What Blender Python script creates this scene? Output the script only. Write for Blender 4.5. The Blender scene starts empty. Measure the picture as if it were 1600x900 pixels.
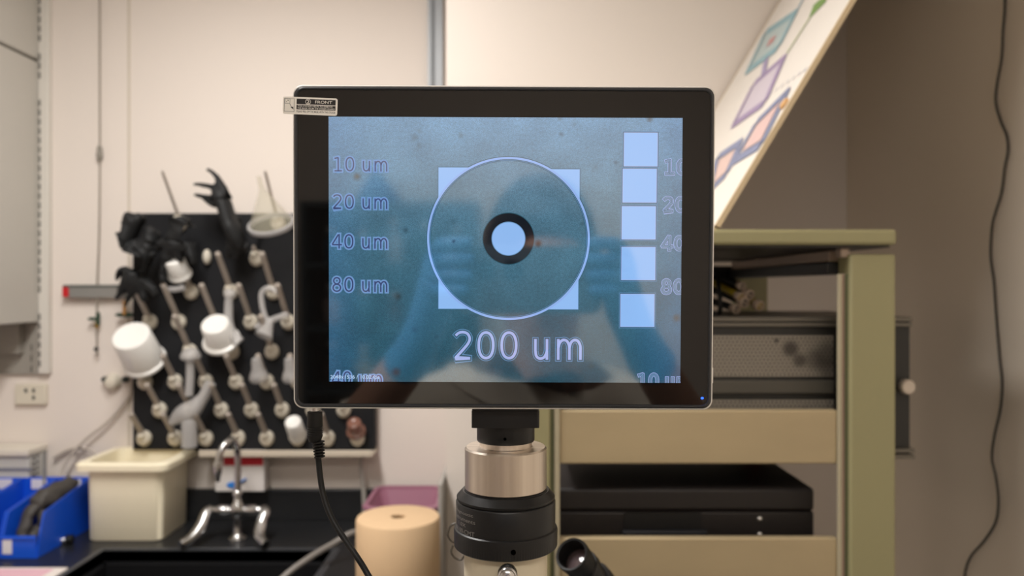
import bpy, bmesh, math, random
from mathutils import Vector, Matrix, noise as mnoise
random.seed(7)
PI = math.pi
SC = bpy.context.scene
COL = SC.collection
H = 1.66                                   # height of the camera above the floor
CEIL = 2.86

# ---------------------------------------------------------------- camera, world, lights, exposure
cam = bpy.data.cameras.new('camera')
cam.lens = 27.0; cam.sensor_width = 36.0; cam.sensor_fit = 'HORIZONTAL'
cam.clip_start = 0.02; cam.clip_end = 50
cam.dof.use_dof = True; cam.dof.focus_distance = 0.428; cam.dof.aperture_fstop = 8.6
camo = bpy.data.objects.new('camera', cam); COL.objects.link(camo)
camo.location = (0, 0, H); camo.rotation_euler = (PI/2, 0, 0)
SC.camera = camo
w = bpy.data.worlds.new('world'); SC.world = w; w.use_nodes = True
w.node_tree.nodes['Background'].inputs[0].default_value = (0.9, 0.85, 0.8, 1)
w.node_tree.nodes['Background'].inputs[1].default_value = 0.25
SC.view_settings.view_transform = 'Standard'; SC.view_settings.look = 'None'
SC.view_settings.exposure = 0.0; SC.view_settings.gamma = 1.0
SC.view_settings.use_curve_mapping = False

# name, x, y, size_x, size_y, watts, colour: the fluorescent panels in the ceiling
LAMPS = [(-0.72, 1.0, 0.3, 1.25, 43.5, (1.0, 0.978, 0.957)),
         (0.10, -1.15, 1.2, 0.3, 16.0, (1.0, 0.97, 0.94))]
for i, (x, y, sx, sy, wt, c) in enumerate(LAMPS):
    L = bpy.data.lights.new('ceiling_lamp_light', 'AREA'); L.shape = 'RECTANGLE'
    L.size = sx; L.size_y = sy; L.energy = wt; L.color = c
    o = bpy.data.objects.new('ceiling_lamp_light', L); COL.objects.link(o)
    o.location = (x, y, CEIL - 0.035)

# ---------------------------------------------------------------- helpers
def P(px, py, Y):
    """a point at distance Y in front of the lens, read off the photograph"""
    return Vector(((px - 800) / 1200 * Y, Y, H + (450 - py) / 1200 * Y))

def lin(r, g=None, b=None):
    if g is None: r, g, b = r
    f = lambda c: (c/255/12.92) if c/255 <= 0.04045 else ((c/255 + 0.055)/1.055) ** 2.4
    return (f(r), f(g), f(b), 1.0)

MATS = {}
def mat(name, rgb, rough=0.5, metal=0.0, spec=0.5, emit=None, strength=1.0, var=0.0, vscale=8.0, bump=0.0, bscale=60.0,
        alpha=1.0, trans=0.0, ior=1.5, coat=0.0, stretch=None):
    if name in MATS: return MATS[name]
    m = bpy.data.materials.new(name); m.use_nodes = True
    nt = m.node_tree; b = nt.nodes['Principled BSDF']
    b.inputs['Base Color'].default_value = lin(rgb)
    b.inputs['Roughness'].default_value = rough
    b.inputs['Metallic'].default_value = metal
    b.inputs['Specular IOR Level'].default_value = spec
    b.inputs['IOR'].default_value = ior
    b.inputs['Alpha'].default_value = alpha
    b.inputs['Transmission Weight'].default_value = trans
    b.inputs['Coat Weight'].default_value = coat
    if emit:
        b.inputs['Emission Color'].default_value = lin(emit)
        b.inputs['Emission Strength'].default_value = strength
    if var or bump:
        tc = nt.nodes.new('ShaderNodeTexCoord')
        src = tc.outputs['Object']
        if stretch:
            mp = nt.nodes.new('ShaderNodeMapping'); mp.inputs['Scale'].default_value = stretch
            nt.links.new(src, mp.inputs['Vector']); src = mp.outputs['Vector']
    if var:
        n = nt.nodes.new('ShaderNodeTexNoise'); n.inputs['Scale'].default_value = vscale; n.inputs['Detail'].default_value = 4
        nt.links.new(src, n.inputs['Vector'])
        mx = nt.nodes.new('ShaderNodeMix'); mx.data_type = 'RGBA'
        c = lin(rgb)
        mx.inputs[6].default_value = tuple(max(0, v*(1-var)) for v in c[:3]) + (1,)
        mx.inputs[7].default_value = tuple(min(1, v*(1+var)) for v in c[:3]) + (1,)
        nt.links.new(n.outputs['Fac'], mx.inputs[0]); nt.links.new(mx.outputs[2], b.inputs['Base Color'])
    if bump:
        n2 = nt.nodes.new('ShaderNodeTexNoise'); n2.inputs['Scale'].default_value = bscale; n2.inputs['Detail'].default_value = 3
        nt.links.new(src, n2.inputs['Vector'])
        bp = nt.nodes.new('ShaderNodeBump'); bp.inputs['Strength'].default_value = bump; bp.inputs['Distance'].default_value = 0.002
        nt.links.new(n2.outputs['Fac'], bp.inputs['Height']); nt.links.new(bp.outputs['Normal'], b.inputs['Normal'])
    MATS[name] = m
    return m

def frame_of(d):
    d = Vector(d).normalized()
    a = Vector((0, 0, 1)) if abs(d.z) < 0.9 else Vector((1, 0, 0))
    x = a.cross(d).normalized(); y = d.cross(x)
    return x, y, d

class MB:
    """collects faces, then becomes one mesh"""
    def __init__(s): s.v = []; s.f = []; s.m = []
    def add(s, vs, fs, mi=0):
        k = len(s.v); s.v += [Vector(p) for p in vs]; s.f += [[i + k for i in f] for f in fs]; s.m += [mi]*len(fs); return s
    def box(s, x0, x1, y0, y1, z0, z1, mi=0):
        x0, x1 = min(x0, x1), max(x0, x1); y0, y1 = min(y0, y1), max(y0, y1); z0, z1 = min(z0, z1), max(z0, z1)
        vs = [(x, y, z) for z in (z0, z1) for y in (y0, y1) for x in (x0, x1)]
        return s.add(vs, [[0,2,3,1],[4,5,7,6],[0,1,5,4],[2,6,7,3],[0,4,6,2],[1,3,7,5]], mi)
    def loft(s, rings, cap0=True, cap1=True, mi=0, closed=True):
        n = len(rings[0]); vs = [p for r in rings for p in r]; fs = []
        for k in range(len(rings)-1):
            for i in range(n if closed else n-1):
                j = (i+1) % n
                fs.append([k*n+i, k*n+j, (k+1)*n+j, (k+1)*n+i])
        if cap0: fs.append(list(range(n))[::-1])
        if cap1: fs.append([(len(rings)-1)*n+i for i in range(n)])
        return s.add(vs, fs, mi)
    def lathe(s, base, axis, prof, n=32, cap0=True, cap1=True, mi=0, squash=None):
        """prof: (radius, distance along the axis)"""
        x, y, d = frame_of(axis); base = Vector(base)
        if squash: x, y = x*squash[0], y*squash[1]
        rings = [[base + d*h + (x*math.cos(2*PI*i/n) + y*math.sin(2*PI*i/n))*r for i in range(n)] for r, h in prof]
        return s.loft(rings, cap0, cap1, mi)
    def cyl(s, a, b, r, r2=None, n=20, mi=0):
        a = Vector(a); b = Vector(b); return s.lathe(a, b-a, [(r, 0), (r if r2 is None else r2, (b-a).length)], n, mi=mi)
    def tube(s, pts, r, n=10, mi=0, smooth=True):
        pts = [Vector(p) for p in pts]
        if smooth and len(pts) > 2: pts = spline(pts)
        rad = r if callable(r) else (lambda t: r)
        x = None; rings = []
        for i, p in enumerate(pts):
            d = (pts[min(i+1, len(pts)-1)] - pts[max(i-1, 0)]).normalized()
            if x is None: x, y, _ = frame_of(d)
            else:
                x = (x - d*x.dot(d)).normalized(); y = d.cross(x)
            rr = rad(i/(len(pts)-1))
            rings.append([p + (x*math.cos(2*PI*k/n) + y*math.sin(2*PI*k/n))*rr for k in range(n)])
        return s.loft(rings, mi=mi)
    def ball(s, c, rx, ry=None, rz=None, n=20, m=12, mi=0):
        ry = rx if ry is None else ry; rz = rx if rz is None else rz; c = Vector(c)
        rings = []
        for k in range(m+1):
            t = PI*(k+0.02)/(m+0.04)
            rings.append([c + Vector((rx*math.sin(t)*math.cos(2*PI*i/n), ry*math.sin(t)*math.sin(2*PI*i/n), -rz*math.cos(t))) for i in range(n)])
        return s.loft(rings, mi=mi)
    def poly(s, pts, mi=0): return s.add(pts, [list(range(len(pts)))], mi)

def spline(pts, k=8):
    out = []
    for i in range(len(pts)-1):
        p0 = pts[max(i-1, 0)]; p1 = pts[i]; p2 = pts[i+1]; p3 = pts[min(i+2, len(pts)-1)]
        for j in range(k):
            t = j/k
            out.append(0.5*((2*p1) + (p2-p0)*t + (2*p0-5*p1+4*p2-p3)*t*t + (3*p1-p0-3*p2+p3)*t**3))
    out.append(pts[-1]); return out

ORG = {}
def origin(o):
    return ORG.get(o.name, Vector((0, 0, 0))) if o else Vector((0, 0, 0))

def obj(name, mb, mats, parent=None, at=None, bev=0, smooth=40, kind=None, label=None):
    """links one mesh; the vertices are given in world space, the origin is `at` or that of the parent"""
    if not isinstance(mats, (list, tuple)): mats = [mats]
    org = Vector(at) if at is not None else (origin(parent) if parent else (sum(mb.v, Vector())/len(mb.v)))
    me = bpy.data.meshes.new(name)
    me.from_pydata([tuple(p - org) for p in mb.v], [], mb.f)
    for m in mats: me.materials.append(m)
    me.polygons.foreach_set('material_index', mb.m)
    bm = bmesh.new(); bm.from_mesh(me); bmesh.ops.recalc_face_normals(bm, faces=bm.faces); bm.to_mesh(me); bm.free()
    if smooth:
        me.polygons.foreach_set('use_smooth', [True]*len(me.polygons))
        me.set_sharp_from_angle(angle=math.radians(smooth))
    me.update()
    o = bpy.data.objects.new(name, me); COL.objects.link(o)
    ORG[o.name] = org
    if parent: o.parent = parent; o.location = org - origin(parent)
    else: o.location = org
    if bev:
        b = o.modifiers.new('bevel', 'BEVEL'); b.width = bev; b.segments = 3; b.limit_method = 'ANGLE'; b.angle_limit = math.radians(35)
    if kind: o['kind'] = kind
    if label: o['label'] = label
    return o

def tag(o, label, cat, group=None, kind=None):
    o['label'] = label; o['category'] = cat
    if group: o['group'] = group
    if kind: o['kind'] = kind
    return o

def thing(name, label, cat, loc, group=None):
    o = bpy.data.objects.new(name, None); COL.objects.link(o); o.empty_display_size = 0.02
    o.location = loc; ORG[o.name] = Vector(loc)
    return tag(o, label, cat, group)

def struct(name, mb, m, **k): return obj(name, mb, m, kind='structure', **k)

def skin(name, verts, edges, rad, m, parent=None, sub=2, at=None, crumple=0.0, cs=0.02):
    """one continuous surface grown over a skeleton"""
    org = Vector(at) if at is not None else (origin(parent) if parent else Vector(verts[0]))
    me = bpy.data.meshes.new(name)
    me.from_pydata([tuple(Vector(v) - org) for v in verts], edges, [])
    o = bpy.data.objects.new(name, me); COL.objects.link(o); ORG[o.name] = org
    o.modifiers.new('skin', 'SKIN').use_smooth_shade = True
    lay = me.skin_vertices[0].data
    for i, r in enumerate(rad):
        lay[i].radius = r if isinstance(r, (tuple, list)) else (r, r)
        lay[i].use_root = (i == 0)
    s = o.modifiers.new('sub', 'SUBSURF'); s.levels = sub; s.render_levels = sub
    if crumple:
        t = bpy.data.textures.new('crumple', 'CLOUDS'); t.noise_scale = cs; t.noise_depth = 2
        dm = o.modifiers.new('crumple', 'DISPLACE'); dm.texture = t; dm.strength = crumple; dm.mid_level = 0.5; dm.texture_coords = 'LOCAL'
    me.materials.append(m)
    if parent: o.parent = parent; o.location = org - origin(parent)
    else: o.location = org
    # bake to a plain mesh so that every copy and read-out sees the finished surface
    dg = bpy.context.evaluated_depsgraph_get(); ev = o.evaluated_get(dg)
    new = bpy.data.meshes.new_from_object(ev, depsgraph=dg)
    o.modifiers.clear(); o.data = new; new.name = name
    if not new.materials: new.materials.append(m)
    new.polygons.foreach_set('use_smooth', [True]*len(new.polygons)); new.update()
    bpy.data.meshes.remove(me)
    return o

def text2d(body, off=0.0):
    """the letters as flat faces: (vertices, faces), bounding box of the plain letters"""
    cu = bpy.data.curves.new('t', 'FONT'); cu.body = body; cu.size = 1.0; cu.offset = off; cu.resolution_u = 6
    o = bpy.data.objects.new('t', cu); COL.objects.link(o)
    dg = bpy.context.evaluated_depsgraph_get(); me = bpy.data.meshes.new_from_object(o.evaluated_get(dg), depsgraph=dg)
    vs = [(v.co.x, v.co.y) for v in me.vertices]; fs = [list(p.vertices) for p in me.polygons]
    bpy.data.objects.remove(o); bpy.data.curves.remove(cu); bpy.data.meshes.remove(me)
    return vs, fs

def text_fit(body, x0, x1, y0, y1, off=0.0):
    """letters scaled to fill a rectangle (y0 is the base line)"""
    b, _ = text2d(body)
    bx0, bx1 = min(p[0] for p in b), max(p[0] for p in b); by0, by1 = min(p[1] for p in b), max(p[1] for p in b)
    vs, fs = text2d(body, off) if off else text2d(body)
    sx = (x1-x0)/(bx1-bx0); sy = (y1-y0)/(by1-by0)
    return [((x-bx0)*sx + x0, (y-by0)*sy + y0) for x, y in vs], fs

# ---------------------------------------------------------------- materials
M_wall = mat('wall_paint', (228, 218, 209), 0.75, var=0.02, vscale=1.5, bump=0.1, bscale=250)
M_wall_r = mat('wall_paint_right_lit', (238, 226, 210), 0.75, var=0.02, vscale=1.5, bump=0.1, bscale=250)  # same wall paint, lightened so the right wall looks better lit
M_ceil = mat('ceiling_tile', (235, 230, 222), 0.9, bump=0.3, bscale=80)
M_floor = mat('floor_vinyl', (150, 142, 130), 0.4, var=0.15, vscale=20)
M_grey = mat('cabinet_grey', (190, 186, 178), 0.45, var=0.02)
M_greyd = mat('cabinet_grey_panel', (150, 145, 136), 0.5)
M_slot = mat('dark_slot', (70, 68, 64), 0.7)
M_blackboard = mat('pegboard_black', (25, 26, 29), 0.6, spec=.25, var=0.1)
M_counter = mat('epoxy_black', (32, 33, 35), 0.32, var=0.25, vscale=5, bump=0.05, bscale=40)
M_peg = mat('peg_cream', (214, 206, 190), 0.45)
M_pegrod = mat('peg_rod', (176, 166, 156), 0.45)
M_white = mat('white_plastic', (240, 238, 233), 0.35)
M_clear = mat('frosted_plastic', (204, 201, 199), 0.4, alpha=0.52)
M_clear2 = mat('frosted_plastic_thin', (228, 222, 196), 0.3, alpha=0.28)
M_nitrile = mat('black_nitrile', (30, 31, 32), 0.6, spec=.3, var=0.25, vscale=25, bump=0.35, bscale=70)
M_tub = mat('tub_cream', (252, 242, 214), 0.4, var=0.02)
M_blue = mat('bin_blue', (20, 84, 210), 0.35)
M_chrome = mat('chrome', (205, 205, 205), 0.22, metal=1.0)
M_roll = mat('kraft_paper', (214, 182, 144), 0.85, var=0.04, vscale=60, stretch=(1, 1, 0.05))
M_green = mat('rack_green_paint', (152, 146, 108), 0.45, var=0.03)
M_zinc = mat('zinc_yellow', (184, 166, 132), 0.5, metal=0.3, var=0.14, vscale=5, stretch=(1, 1, 2.5))
M_blk = mat('black_metal', (28, 27, 27), 0.4)
M_blkm = mat('black_anodised', (24, 24, 25), 0.36, spec=0.35)
M_rubber = mat('black_rubber', (20, 20, 20), 0.5, spec=.3)
M_cream = mat('microscope_cream', (214, 203, 178), 0.35)

# ---------------------------------------------------------------- room
XL, XR, YB, YF, YP = -2.4, 0.915, 2.5, -2.6, 2.1
struct('floor', MB().box(XL-0.1, XR+0.1, YF-0.1, YB+0.1, -0.1, 0), M_floor, smooth=0)
struct('ceiling', MB().box(XL-0.1, XR+0.1, YF-0.1, YB+0.1, CEIL, CEIL+0.1), M_ceil, smooth=0)
struct('wall_back', MB().box(XL, -0.18, YB, YB+0.1, 0, CEIL), M_wall, smooth=0)
struct('wall_back_pillar', MB().box(-0.18, XR, YP, YB+0.1, 0, CEIL), M_wall, smooth=0)
struct('wall_right', MB().box(XR, XR+0.1, YF, YB+0.1, 0, CEIL), M_wall_r, smooth=0)
struct('wall_left', MB().box(XL-0.1, XL, YF, YB+0.1, 0, CEIL), M_wall, smooth=0)
struct('wall_front', MB().box(XL, XR, YF-0.1, YF, 0, CEIL), M_wall, smooth=0)
xs = (202-800)/480
struct('trim_1', MB().box(xs-0.004, xs+0.003, YB-0.003, YB, 0.95, CEIL), mat('seam_strip', (205, 195, 180), 0.6), smooth=0)
# the grey channel that runs up the wall
struct('trim_2', MB().box(-0.272, -0.224, YB-0.02, YB-.001, 1.9, CEIL, 0).box(-0.262, -0.250, YB-0.024, YB-0.02, 1.9, CEIL, 1),
       [mat('channel_grey', (150, 153, 156), 0.4, metal=0.3), mat('channel_groove', (120, 124, 128), 0.5)], smooth=0)

# lamp housings in the ceiling
for i, (x, y, sx, sy, wt, c) in enumerate(LAMPS):
    t = thing('ceiling_lamp', ['ceiling light panel over the sink and counter', 'ceiling light panel behind the photographer'][i], 'ceiling light', (x, y, CEIL))
    mb = MB()
    mb.box(x-sx/2-.03, x+sx/2+.03, y-sy/2-.03, y-sy/2-.005, CEIL-.03, CEIL); mb.box(x-sx/2-.03, x+sx/2+.03, y+sy/2+.005, y+sy/2+.03, CEIL-.03, CEIL)
    mb.box(x-sx/2-.03, x-sx/2-.005, y-sy/2-.03, y+sy/2+.03, CEIL-.03, CEIL); mb.box(x+sx/2+.005, x+sx/2+.03, y-sy/2-.03, y+sy/2+.03, CEIL-.03, CEIL)
    obj('frame', mb, M_white, t)
    obj('diffuser', MB().box(x-sx/2, x+sx/2, y-sy/2, y+sy/2, CEIL-.02, CEIL-.001), mat('lamp_diffuser', (255, 250, 240), 0.6, emit=(255, 244, 228), strength=4), t)

# ---------------------------------------------------------------- wall cabinets at the left
def Zb(py, Y=2.5): return H + (450-py)/1200*Y
CX = -1.53
for nm, lab, z0, z1 in (('wall_cabinet', 'grey wall cabinet, the lower of the two, hung at the left edge', Zb(503), Zb(100)),
                        ('wall_cabinet', 'grey wall cabinet, the upper one, above the dark slanting gap', Zb(96), CEIL-0.02)):
    t = thing(nm, lab, 'cabinet', (CX-0.4, 2.5, z0), 'grey wall cabinets')
    obj('body', MB().box(-2.36, CX, 2.17, 2.488, z0, z1), M_grey, t, bev=0.004)
    obj('door', MB().box(-2.35, -1.95, 2.15, 2.168, z0+.01, z1-.01), M_grey, t, bev=0.003)
    d = obj('door', MB().box(-1.94, CX-.005, 2.15, 2.168, z0+.01, z1-.01), M_grey, t, bev=0.003)
    obj('handle', MB().tube([(-1.9, 2.15, z0+.06), (-1.9, 2.12, z0+.07), (-1.9, 2.12, z0+.19), (-1.9, 2.15, z0+.2)], .005), M_chrome, d)
struct('trim_3', MB().box(-2.36, CX, 2.488, 2.5, Zb(584), CEIL, 0).box(-2.36, CX-.05, 2.46, 2.488, Zb(551), Zb(505), 0), M_greyd, smooth=0)
t = thing('shelf_standard', 'slotted light grey metal wall strip beside the wall cabinets', 'wall strip', (CX+.017, 2.5, Zb(583)))
obj('channel', MB().box(CX, CX+.034, 2.478, 2.5, Zb(583), CEIL), mat('standard_grey', (214, 209, 200), 0.45), t, bev=0.003)
sl = MB(); z = Zb(572)
k = 0
while z < CEIL-0.05:
    if not (Zb(482) < z+.02 and z < Zb(464)) and not (Zb(150) < z+.02 and z < Zb(132)) and not (Zb(86) < z+.02 and z < Zb(70)):
        sl.box(CX+.0035, CX+.0085, 2.4770, 2.4785, z, z+.021)
    z += 0.030; k += 1
for j in range(3): sl.box(CX-.014+.0035, CX-.014+.0065, 2.458, 2.4597, Zb(580)+.035*j, Zb(580)+.035*j+.02)
obj('slot_pattern', sl, M_slot, t, smooth=0)

# wall outlet
t = thing('wall_outlet', 'cream wall outlet plate under the end of the slotted strip', 'outlet', P(49, 616, 2.49))
def zp(py, Y=2.49): return P(0, py, Y).z
def xp(px, Y=2.49): return P(px, 0, Y).x
obj('cover_plate', MB().box(xp(24), xp(73), 2.485, 2.5, zp(632), zp(600)), mat('outlet_cream', (216, 208, 190), 0.4), t, bev=0.003)
mb = MB()
for a, b in ((42, 610), (54, 610), (54, 621)): mb.box(xp(a-2), xp(a+2), 2.484, 2.4855, zp(b+3), zp(b-3))
obj('socket_slots', mb, M_slot, t, smooth=0)

# low grey box on the counter back, with its slotted bracket
t = thing('instrument_box', 'low light grey box with slotted bracket at the left, behind the blue bins', 'box', (xp(20), 2.45, H-.75))
obj('body', MB().box(xp(-60), xp(72), 2.40, 2.485, H-.748, zp(712, 2.4)), mat('pale_grey', (192, 190, 184), 0.5), t, bev=0.004)
obj('lid', MB().box(xp(-60), xp(74), 2.39, 2.49, zp(712, 2.4), zp(702, 2.4)), mat('pale_lid', (222, 214, 200), 0.5), t, bev=0.003)
obj('groove', MB().box(xp(-60), xp(50, 2.4), 2.397, 2.4005, zp(735, 2.4), zp(731, 2.4)), mat('blue_grey', (120, 122, 135), 0.5), t)
mb = MB().box(xp(66, 2.39), xp(70, 2.39), 2.392, 2.40, H-.748, zp(704, 2.4))
obj('corner_post', mb, mat('post_grey', (140, 138, 132), 0.5), t)
mb = MB()
for j in range(4): mb.box(xp(52, 2.4), xp(55, 2.4), 2.3975, 2.4002, zp(745-9*j, 2.4), zp(740-9*j, 2.4)); mb.box(xp(58, 2.4), xp(60, 2.4), 2.3975, 2.4002, zp(742-9*j, 2.4), zp(737-9*j, 2.4))
obj('bracket_slots', mb, M_slot, t, smooth=0)

# cord hanging down the wall with a clamp, and the level behind it
X0 = xp(155, 2.485)
t = thing('hanging_cord', 'thin grey cord hanging down the wall in front of the level', 'cord', (X0, 2.485, zp(552)))
obj('cord', MB().tube([(X0, 2.487, CEIL), (X0+.001, 2.486, zp(300)), (X0-.003, 2.478, zp(450)), (X0-.004, 2.48, zp(555))], .0028, 8), mat('cord_grey', (150, 140, 128), 0.6), t)
obj('knob', MB().lathe((X0, 2.487, zp(252)), (0, 0, 1), [(.004, 0), (.009, .01), (.010, .025), (.007, .035), (.009, .042), (.004, .05)], 16), mat('knob_grey', (140, 134, 124), 0.4), t)
c = obj('pinch_clamp', MB().ball((X0-.014, 2.475, zp(498)), .018, .010, .006).box(X0-.004, X0+.004, 2.472, 2.484, zp(508), zp(488)), mat('clamp_green', (38, 66, 48), 0.5), t)
obj('brass_nut', MB().lathe((X0-.004, 2.478, zp(512)), (0, 0, 1), [(.006, 0), (.007, .01), (.005, .022)], 6), mat('brass', (176, 140, 70), 0.35, metal=0.8), t)
obj('end_clip', MB().ball((X0-.006, 2.478, zp(545)), .008, .006, .008), M_slot, t)
t = thing('spirit_level', 'short grey metal level with a red end on the left wall', 'level', (xp(140), 2.49, zp(466)))
obj('body', MB().box(xp(112), xp(196), 2.472, 2.498, zp(465), zp(447)), mat('alu_grey', (158, 158, 156), 0.35, metal=0.6), t, bev=0.002)
obj('edge_rail', MB().box(xp(104), xp(196), 2.470, 2.498, zp(449), zp(445)), mat('dark_rail', (95, 98, 94), 0.5), t)
obj('end_cap', MB().box(xp(102.5), xp(112), 2.470, 2.498, zp(464), zp(447)), mat('level_red', (200, 30, 38), 0.4), t, bev=0.002)
t = thing('cup_hook', 'small cream knob with dark clips on the wall below the big beaker', 'hook', P(180, 596, 2.49))
obj('knob', MB().lathe(P(179, 596, 2.5), (0, -1, 0), [(.026, 0), (.028, .012), (.018, .03), (.006, .034)], 24), M_peg, t)
for a, b in ((165, .014), (196, .012)): obj('clip', MB().ball(P(a, 593, 2.48), b, .011, .011), mat('clip_dark', (42, 50, 46), 0.5), t)
t = thing('green_clamp', 'dark green clamp with amber tip above the big beaker', 'clamp', P(193, 492, 2.47))
obj('jaw', MB().ball(P(196, 492, 2.47), .034, .012, .008), mat('clamp_green', (38, 66, 48), 0.5), t)
obj('tip', MB().tube([P(194, 492, 2.46), P(195, 470, 2.46)], .006), mat('amber', (190, 140, 80), 0.4), t)
t = tag(obj('rubber_tubing', MB().tube([P(206, 596, 2.47), P(200, 622, 2.48), P(170, 658, 2.48), P(130, 690, 2.47), P(100, 728, 2.45), P(92, 760, 2.42)], .0045), mat('tubing_grey', (186, 176, 166), 0.4)),
        'pale grey tubing curving down the wall behind the cream tub', 'tubing')
tag(obj('rubber_tubing', MB().tube([P(84, 716, 2.485), P(110, 702, 2.485), P(140, 703, 2.47), P(158, 722, 2.45)], .005), mat('tubing_grey', (186, 176, 166), 0.4)),
    'short arched piece of grey tubing on the wall beside the grey box', 'tubing')

# ---------------------------------------------------------------- black counter, sink, backsplash
CZ = H - 0.75
SX0, SX1, SY0, SY1 = -1.163, -0.512, 1.86, 2.19
CXR, CY0 = -0.192, 1.76
mb = MB()
mb.box(-2.38, SX0, CY0, 2.498, CZ-.035, CZ); mb.box(SX1, CXR, CY0, 2.498, CZ-.035, CZ)
mb.box(SX0, SX1, CY0, SY0, CZ-.035, CZ); mb.box(SX0, SX1, SY1, 2.498, CZ-.035, CZ)
t = thing('lab_counter', 'black epoxy counter with a sunken sink below the drying rack', 'counter', (-1.2, 2.1, 0))
obj('worktop', mb, M_counter, t, smooth=0)
obj('backsplash', MB().box(-2.38, CXR, 2.478, 2.498, CZ, CZ+.10), M_counter, t, bev=.003)
mb = MB()
mb.box(SX0-.005, SX0+.012, SY0, SY1, CZ-.26, CZ-.035); mb.box(SX1-.012, SX1+.005, SY0, SY1, CZ-.26, CZ-.035)
mb.box(SX0, SX1, SY0-.005, SY0+.012, CZ-.26, CZ-.035); mb.box(SX0, SX1, SY1-.012, SY1+.005, CZ-.26, CZ-.035); mb.box(SX0, SX1, SY0, SY1, CZ-.27, CZ-.26)
sk = obj('sink_basin', mb, mat('sink_black', (22, 22, 24), 0.4), t, smooth=0)
mb = MB(); lw = .016
ring = lambda a, z: [Vector((SX0-a, SY0-a, z)), Vector((SX1+a, SY0-a, z)), Vector((SX1+a, SY1+a, z)), Vector((SX0-a, SY1+a, z))]
mb.loft([ring(.0, CZ-.03), ring(0, CZ+.004), ring(.012, CZ+.006), ring(.02, CZ+.001)], False, False)
obj('sink_rim', mb, mat('front_rim_black', (84, 86, 90), 0.3, metal=.5), t, smooth=0)
obj('drain', MB().lathe((-.84, 2.0, CZ-.26), (0, 0, 1), [(.045, 0), (.045, .004), (.03, .005), (.028, .002)], 24), M_chrome, sk)
obj('base_cabinet', MB().box(-2.38, CXR, CY0+.04, 2.49, 0, CZ-.28), M_grey, t)
for k in range(4):
    x = -2.36 + k*.545
    d = obj('cabinet_door', MB().box(x, x+.53, CY0+.02, CY0+.04, .08, CZ-.06), M_grey, t, bev=.003)
    obj('handle', MB().tube([(x+.48, CY0+.02, .70), (x+.48, CY0-.01, .71), (x+.48, CY0-.01, .81), (x+.48, CY0+.02, .82)], .005), M_chrome, d)
tag(obj('end_panel', MB().box(-.1915, -.1815, 1.99, 2.4, 0, P(0, 757, 1.99).z), mat('panel_edge', (168, 164, 158), 0.5), bev=.002),
    'grey upright panel edge closing the right end of the black counter', 'panel')

# ---------------------------------------------------------------- drying rack with pegs
BY = 2.45          # front of the black board
def bx(px): return (px-800)/1200*BY
def bz(py): return H + (450-py)/1200*BY
rack = thing('drying_rack', 'black wall mounted drying rack with rows of cream pegs', 'drying rack', (bx(396), 2.5, bz(703)))
obj('board', MB().box(bx(207), bx(585), BY, 2.498, bz(703), bz(333)), M_blackboard, rack, bev=.004)
tr = MB(); tr.box(bx(322), bx(587), BY-.055, 2.498, bz(708), bz(704)); tr.box(bx(322), bx(587), BY-.06, BY-.05, bz(708), bz(698))
obj('drip_tray', tr, mat('tray_cream', (206, 194, 176), 0.4), rack, bev=.003)
PEG = {}
SHORT = {(466, 684): .62, (364, 549): .80, (300, 456): .80, (559, 684): .55}
def peg(px, py, rise, out, r=.0088):
    q_ = SHORT.get((px, py), 1); rise *= q_; out *= q_
    b = Vector((bx(px), BY, bz(py))); d = Vector((0, -out, rise)); L = d.length; d.normalize()
    p = obj('peg', MB().lathe(b + d*.012, d, [(r*1.05, 0), (r, .02), (r*.95, L-.016), (r*.95, L-.004), (r*.7, L-.001), (r*.45, L-.004)], 14), M_pegrod, rack)
    mb = MB().lathe(b, (0, -1, 0), [(.022, 0), (.0235, .008), (.019, .020), (.010, .027)], 20, squash=(1, 1.12))
    mb.lathe(b + Vector((0, -.008, -.006)), d, [(.015, 0), (.0135, .02), (.0105, .034)], 14)
    obj('peg_base', mb, M_peg, p)
    return b, d, L
for py, xs_ in ((349, (283, 435)),):
    for x in xs_: PEG[(x, py)] = peg(x, py, .138, .125, .0048)
PEG[(402, 402)] = peg(402, 404, .030, .030, .007)
obj('blank_plug', MB().lathe((bx(324), BY, bz(402)), (.3, -1, .1), [(.014, 0), (.018, .008), (.017, .018), (.010, .026), (.003, .028)], 24, squash=(.75, 1.35)), M_peg, rack)
for py, xs_ in ((456, (300, 362, 428)), (503, (236, 281, 338, 393, 451)), (549, (298, 364, 426))):
    for x in xs_: PEG[(x, py)] = peg(x, py, .112, .112)
for py, xs_ in ((596, (228, 275, 323, 370, 418, 466, 513)), (640, (251, 299, 347, 394, 442, 490, 538)), (684, (227, 275, 323, 373, 418, 466, 513, 559))):
    for x in xs_: PEG[(x, py)] = peg(x, py, .086, .088)

def on_peg(key, s):
    b, d, L = PEG[key]; return b + d*s, d
def beaker(key, s, r, h, label, m=M_white, taper=.93, flare=.006, cat='beaker', rimm=None, shift=(0, 0), nm='beaker'):
    """an inverted vessel slipped over a peg: the rim is towards the board, the closed end faces out"""
    p, d = on_peg(key, s); p = p + Vector((shift[0]*BY/1200, 0, -shift[1]*BY/1200))
    t = thing(nm, label, cat, p)
    obj('body', MB().lathe(p, d, [(r-.003, .004), (r-.003, h*.1), (r, h*.1-.001), (r*taper, h-.005), (r*taper-.003, h-.0012), (r*taper-.008, h), (r*taper-.014, h-.0022), (.001, h-.0022)], 40, False, True), m, t)
    obj('rim', MB().lathe(p, d, [(r-.003, .003), (r+flare, 0), (r+flare+.001, .004), (r+flare-.001, .010), (r-.0005, .013)], 40, False, False), rimm or m, t)
    return t
beaker((228, 596), .045, .060, .128, 'large white beaker upside down at the left edge of the drying rack', shift=(6, -17))
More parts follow.
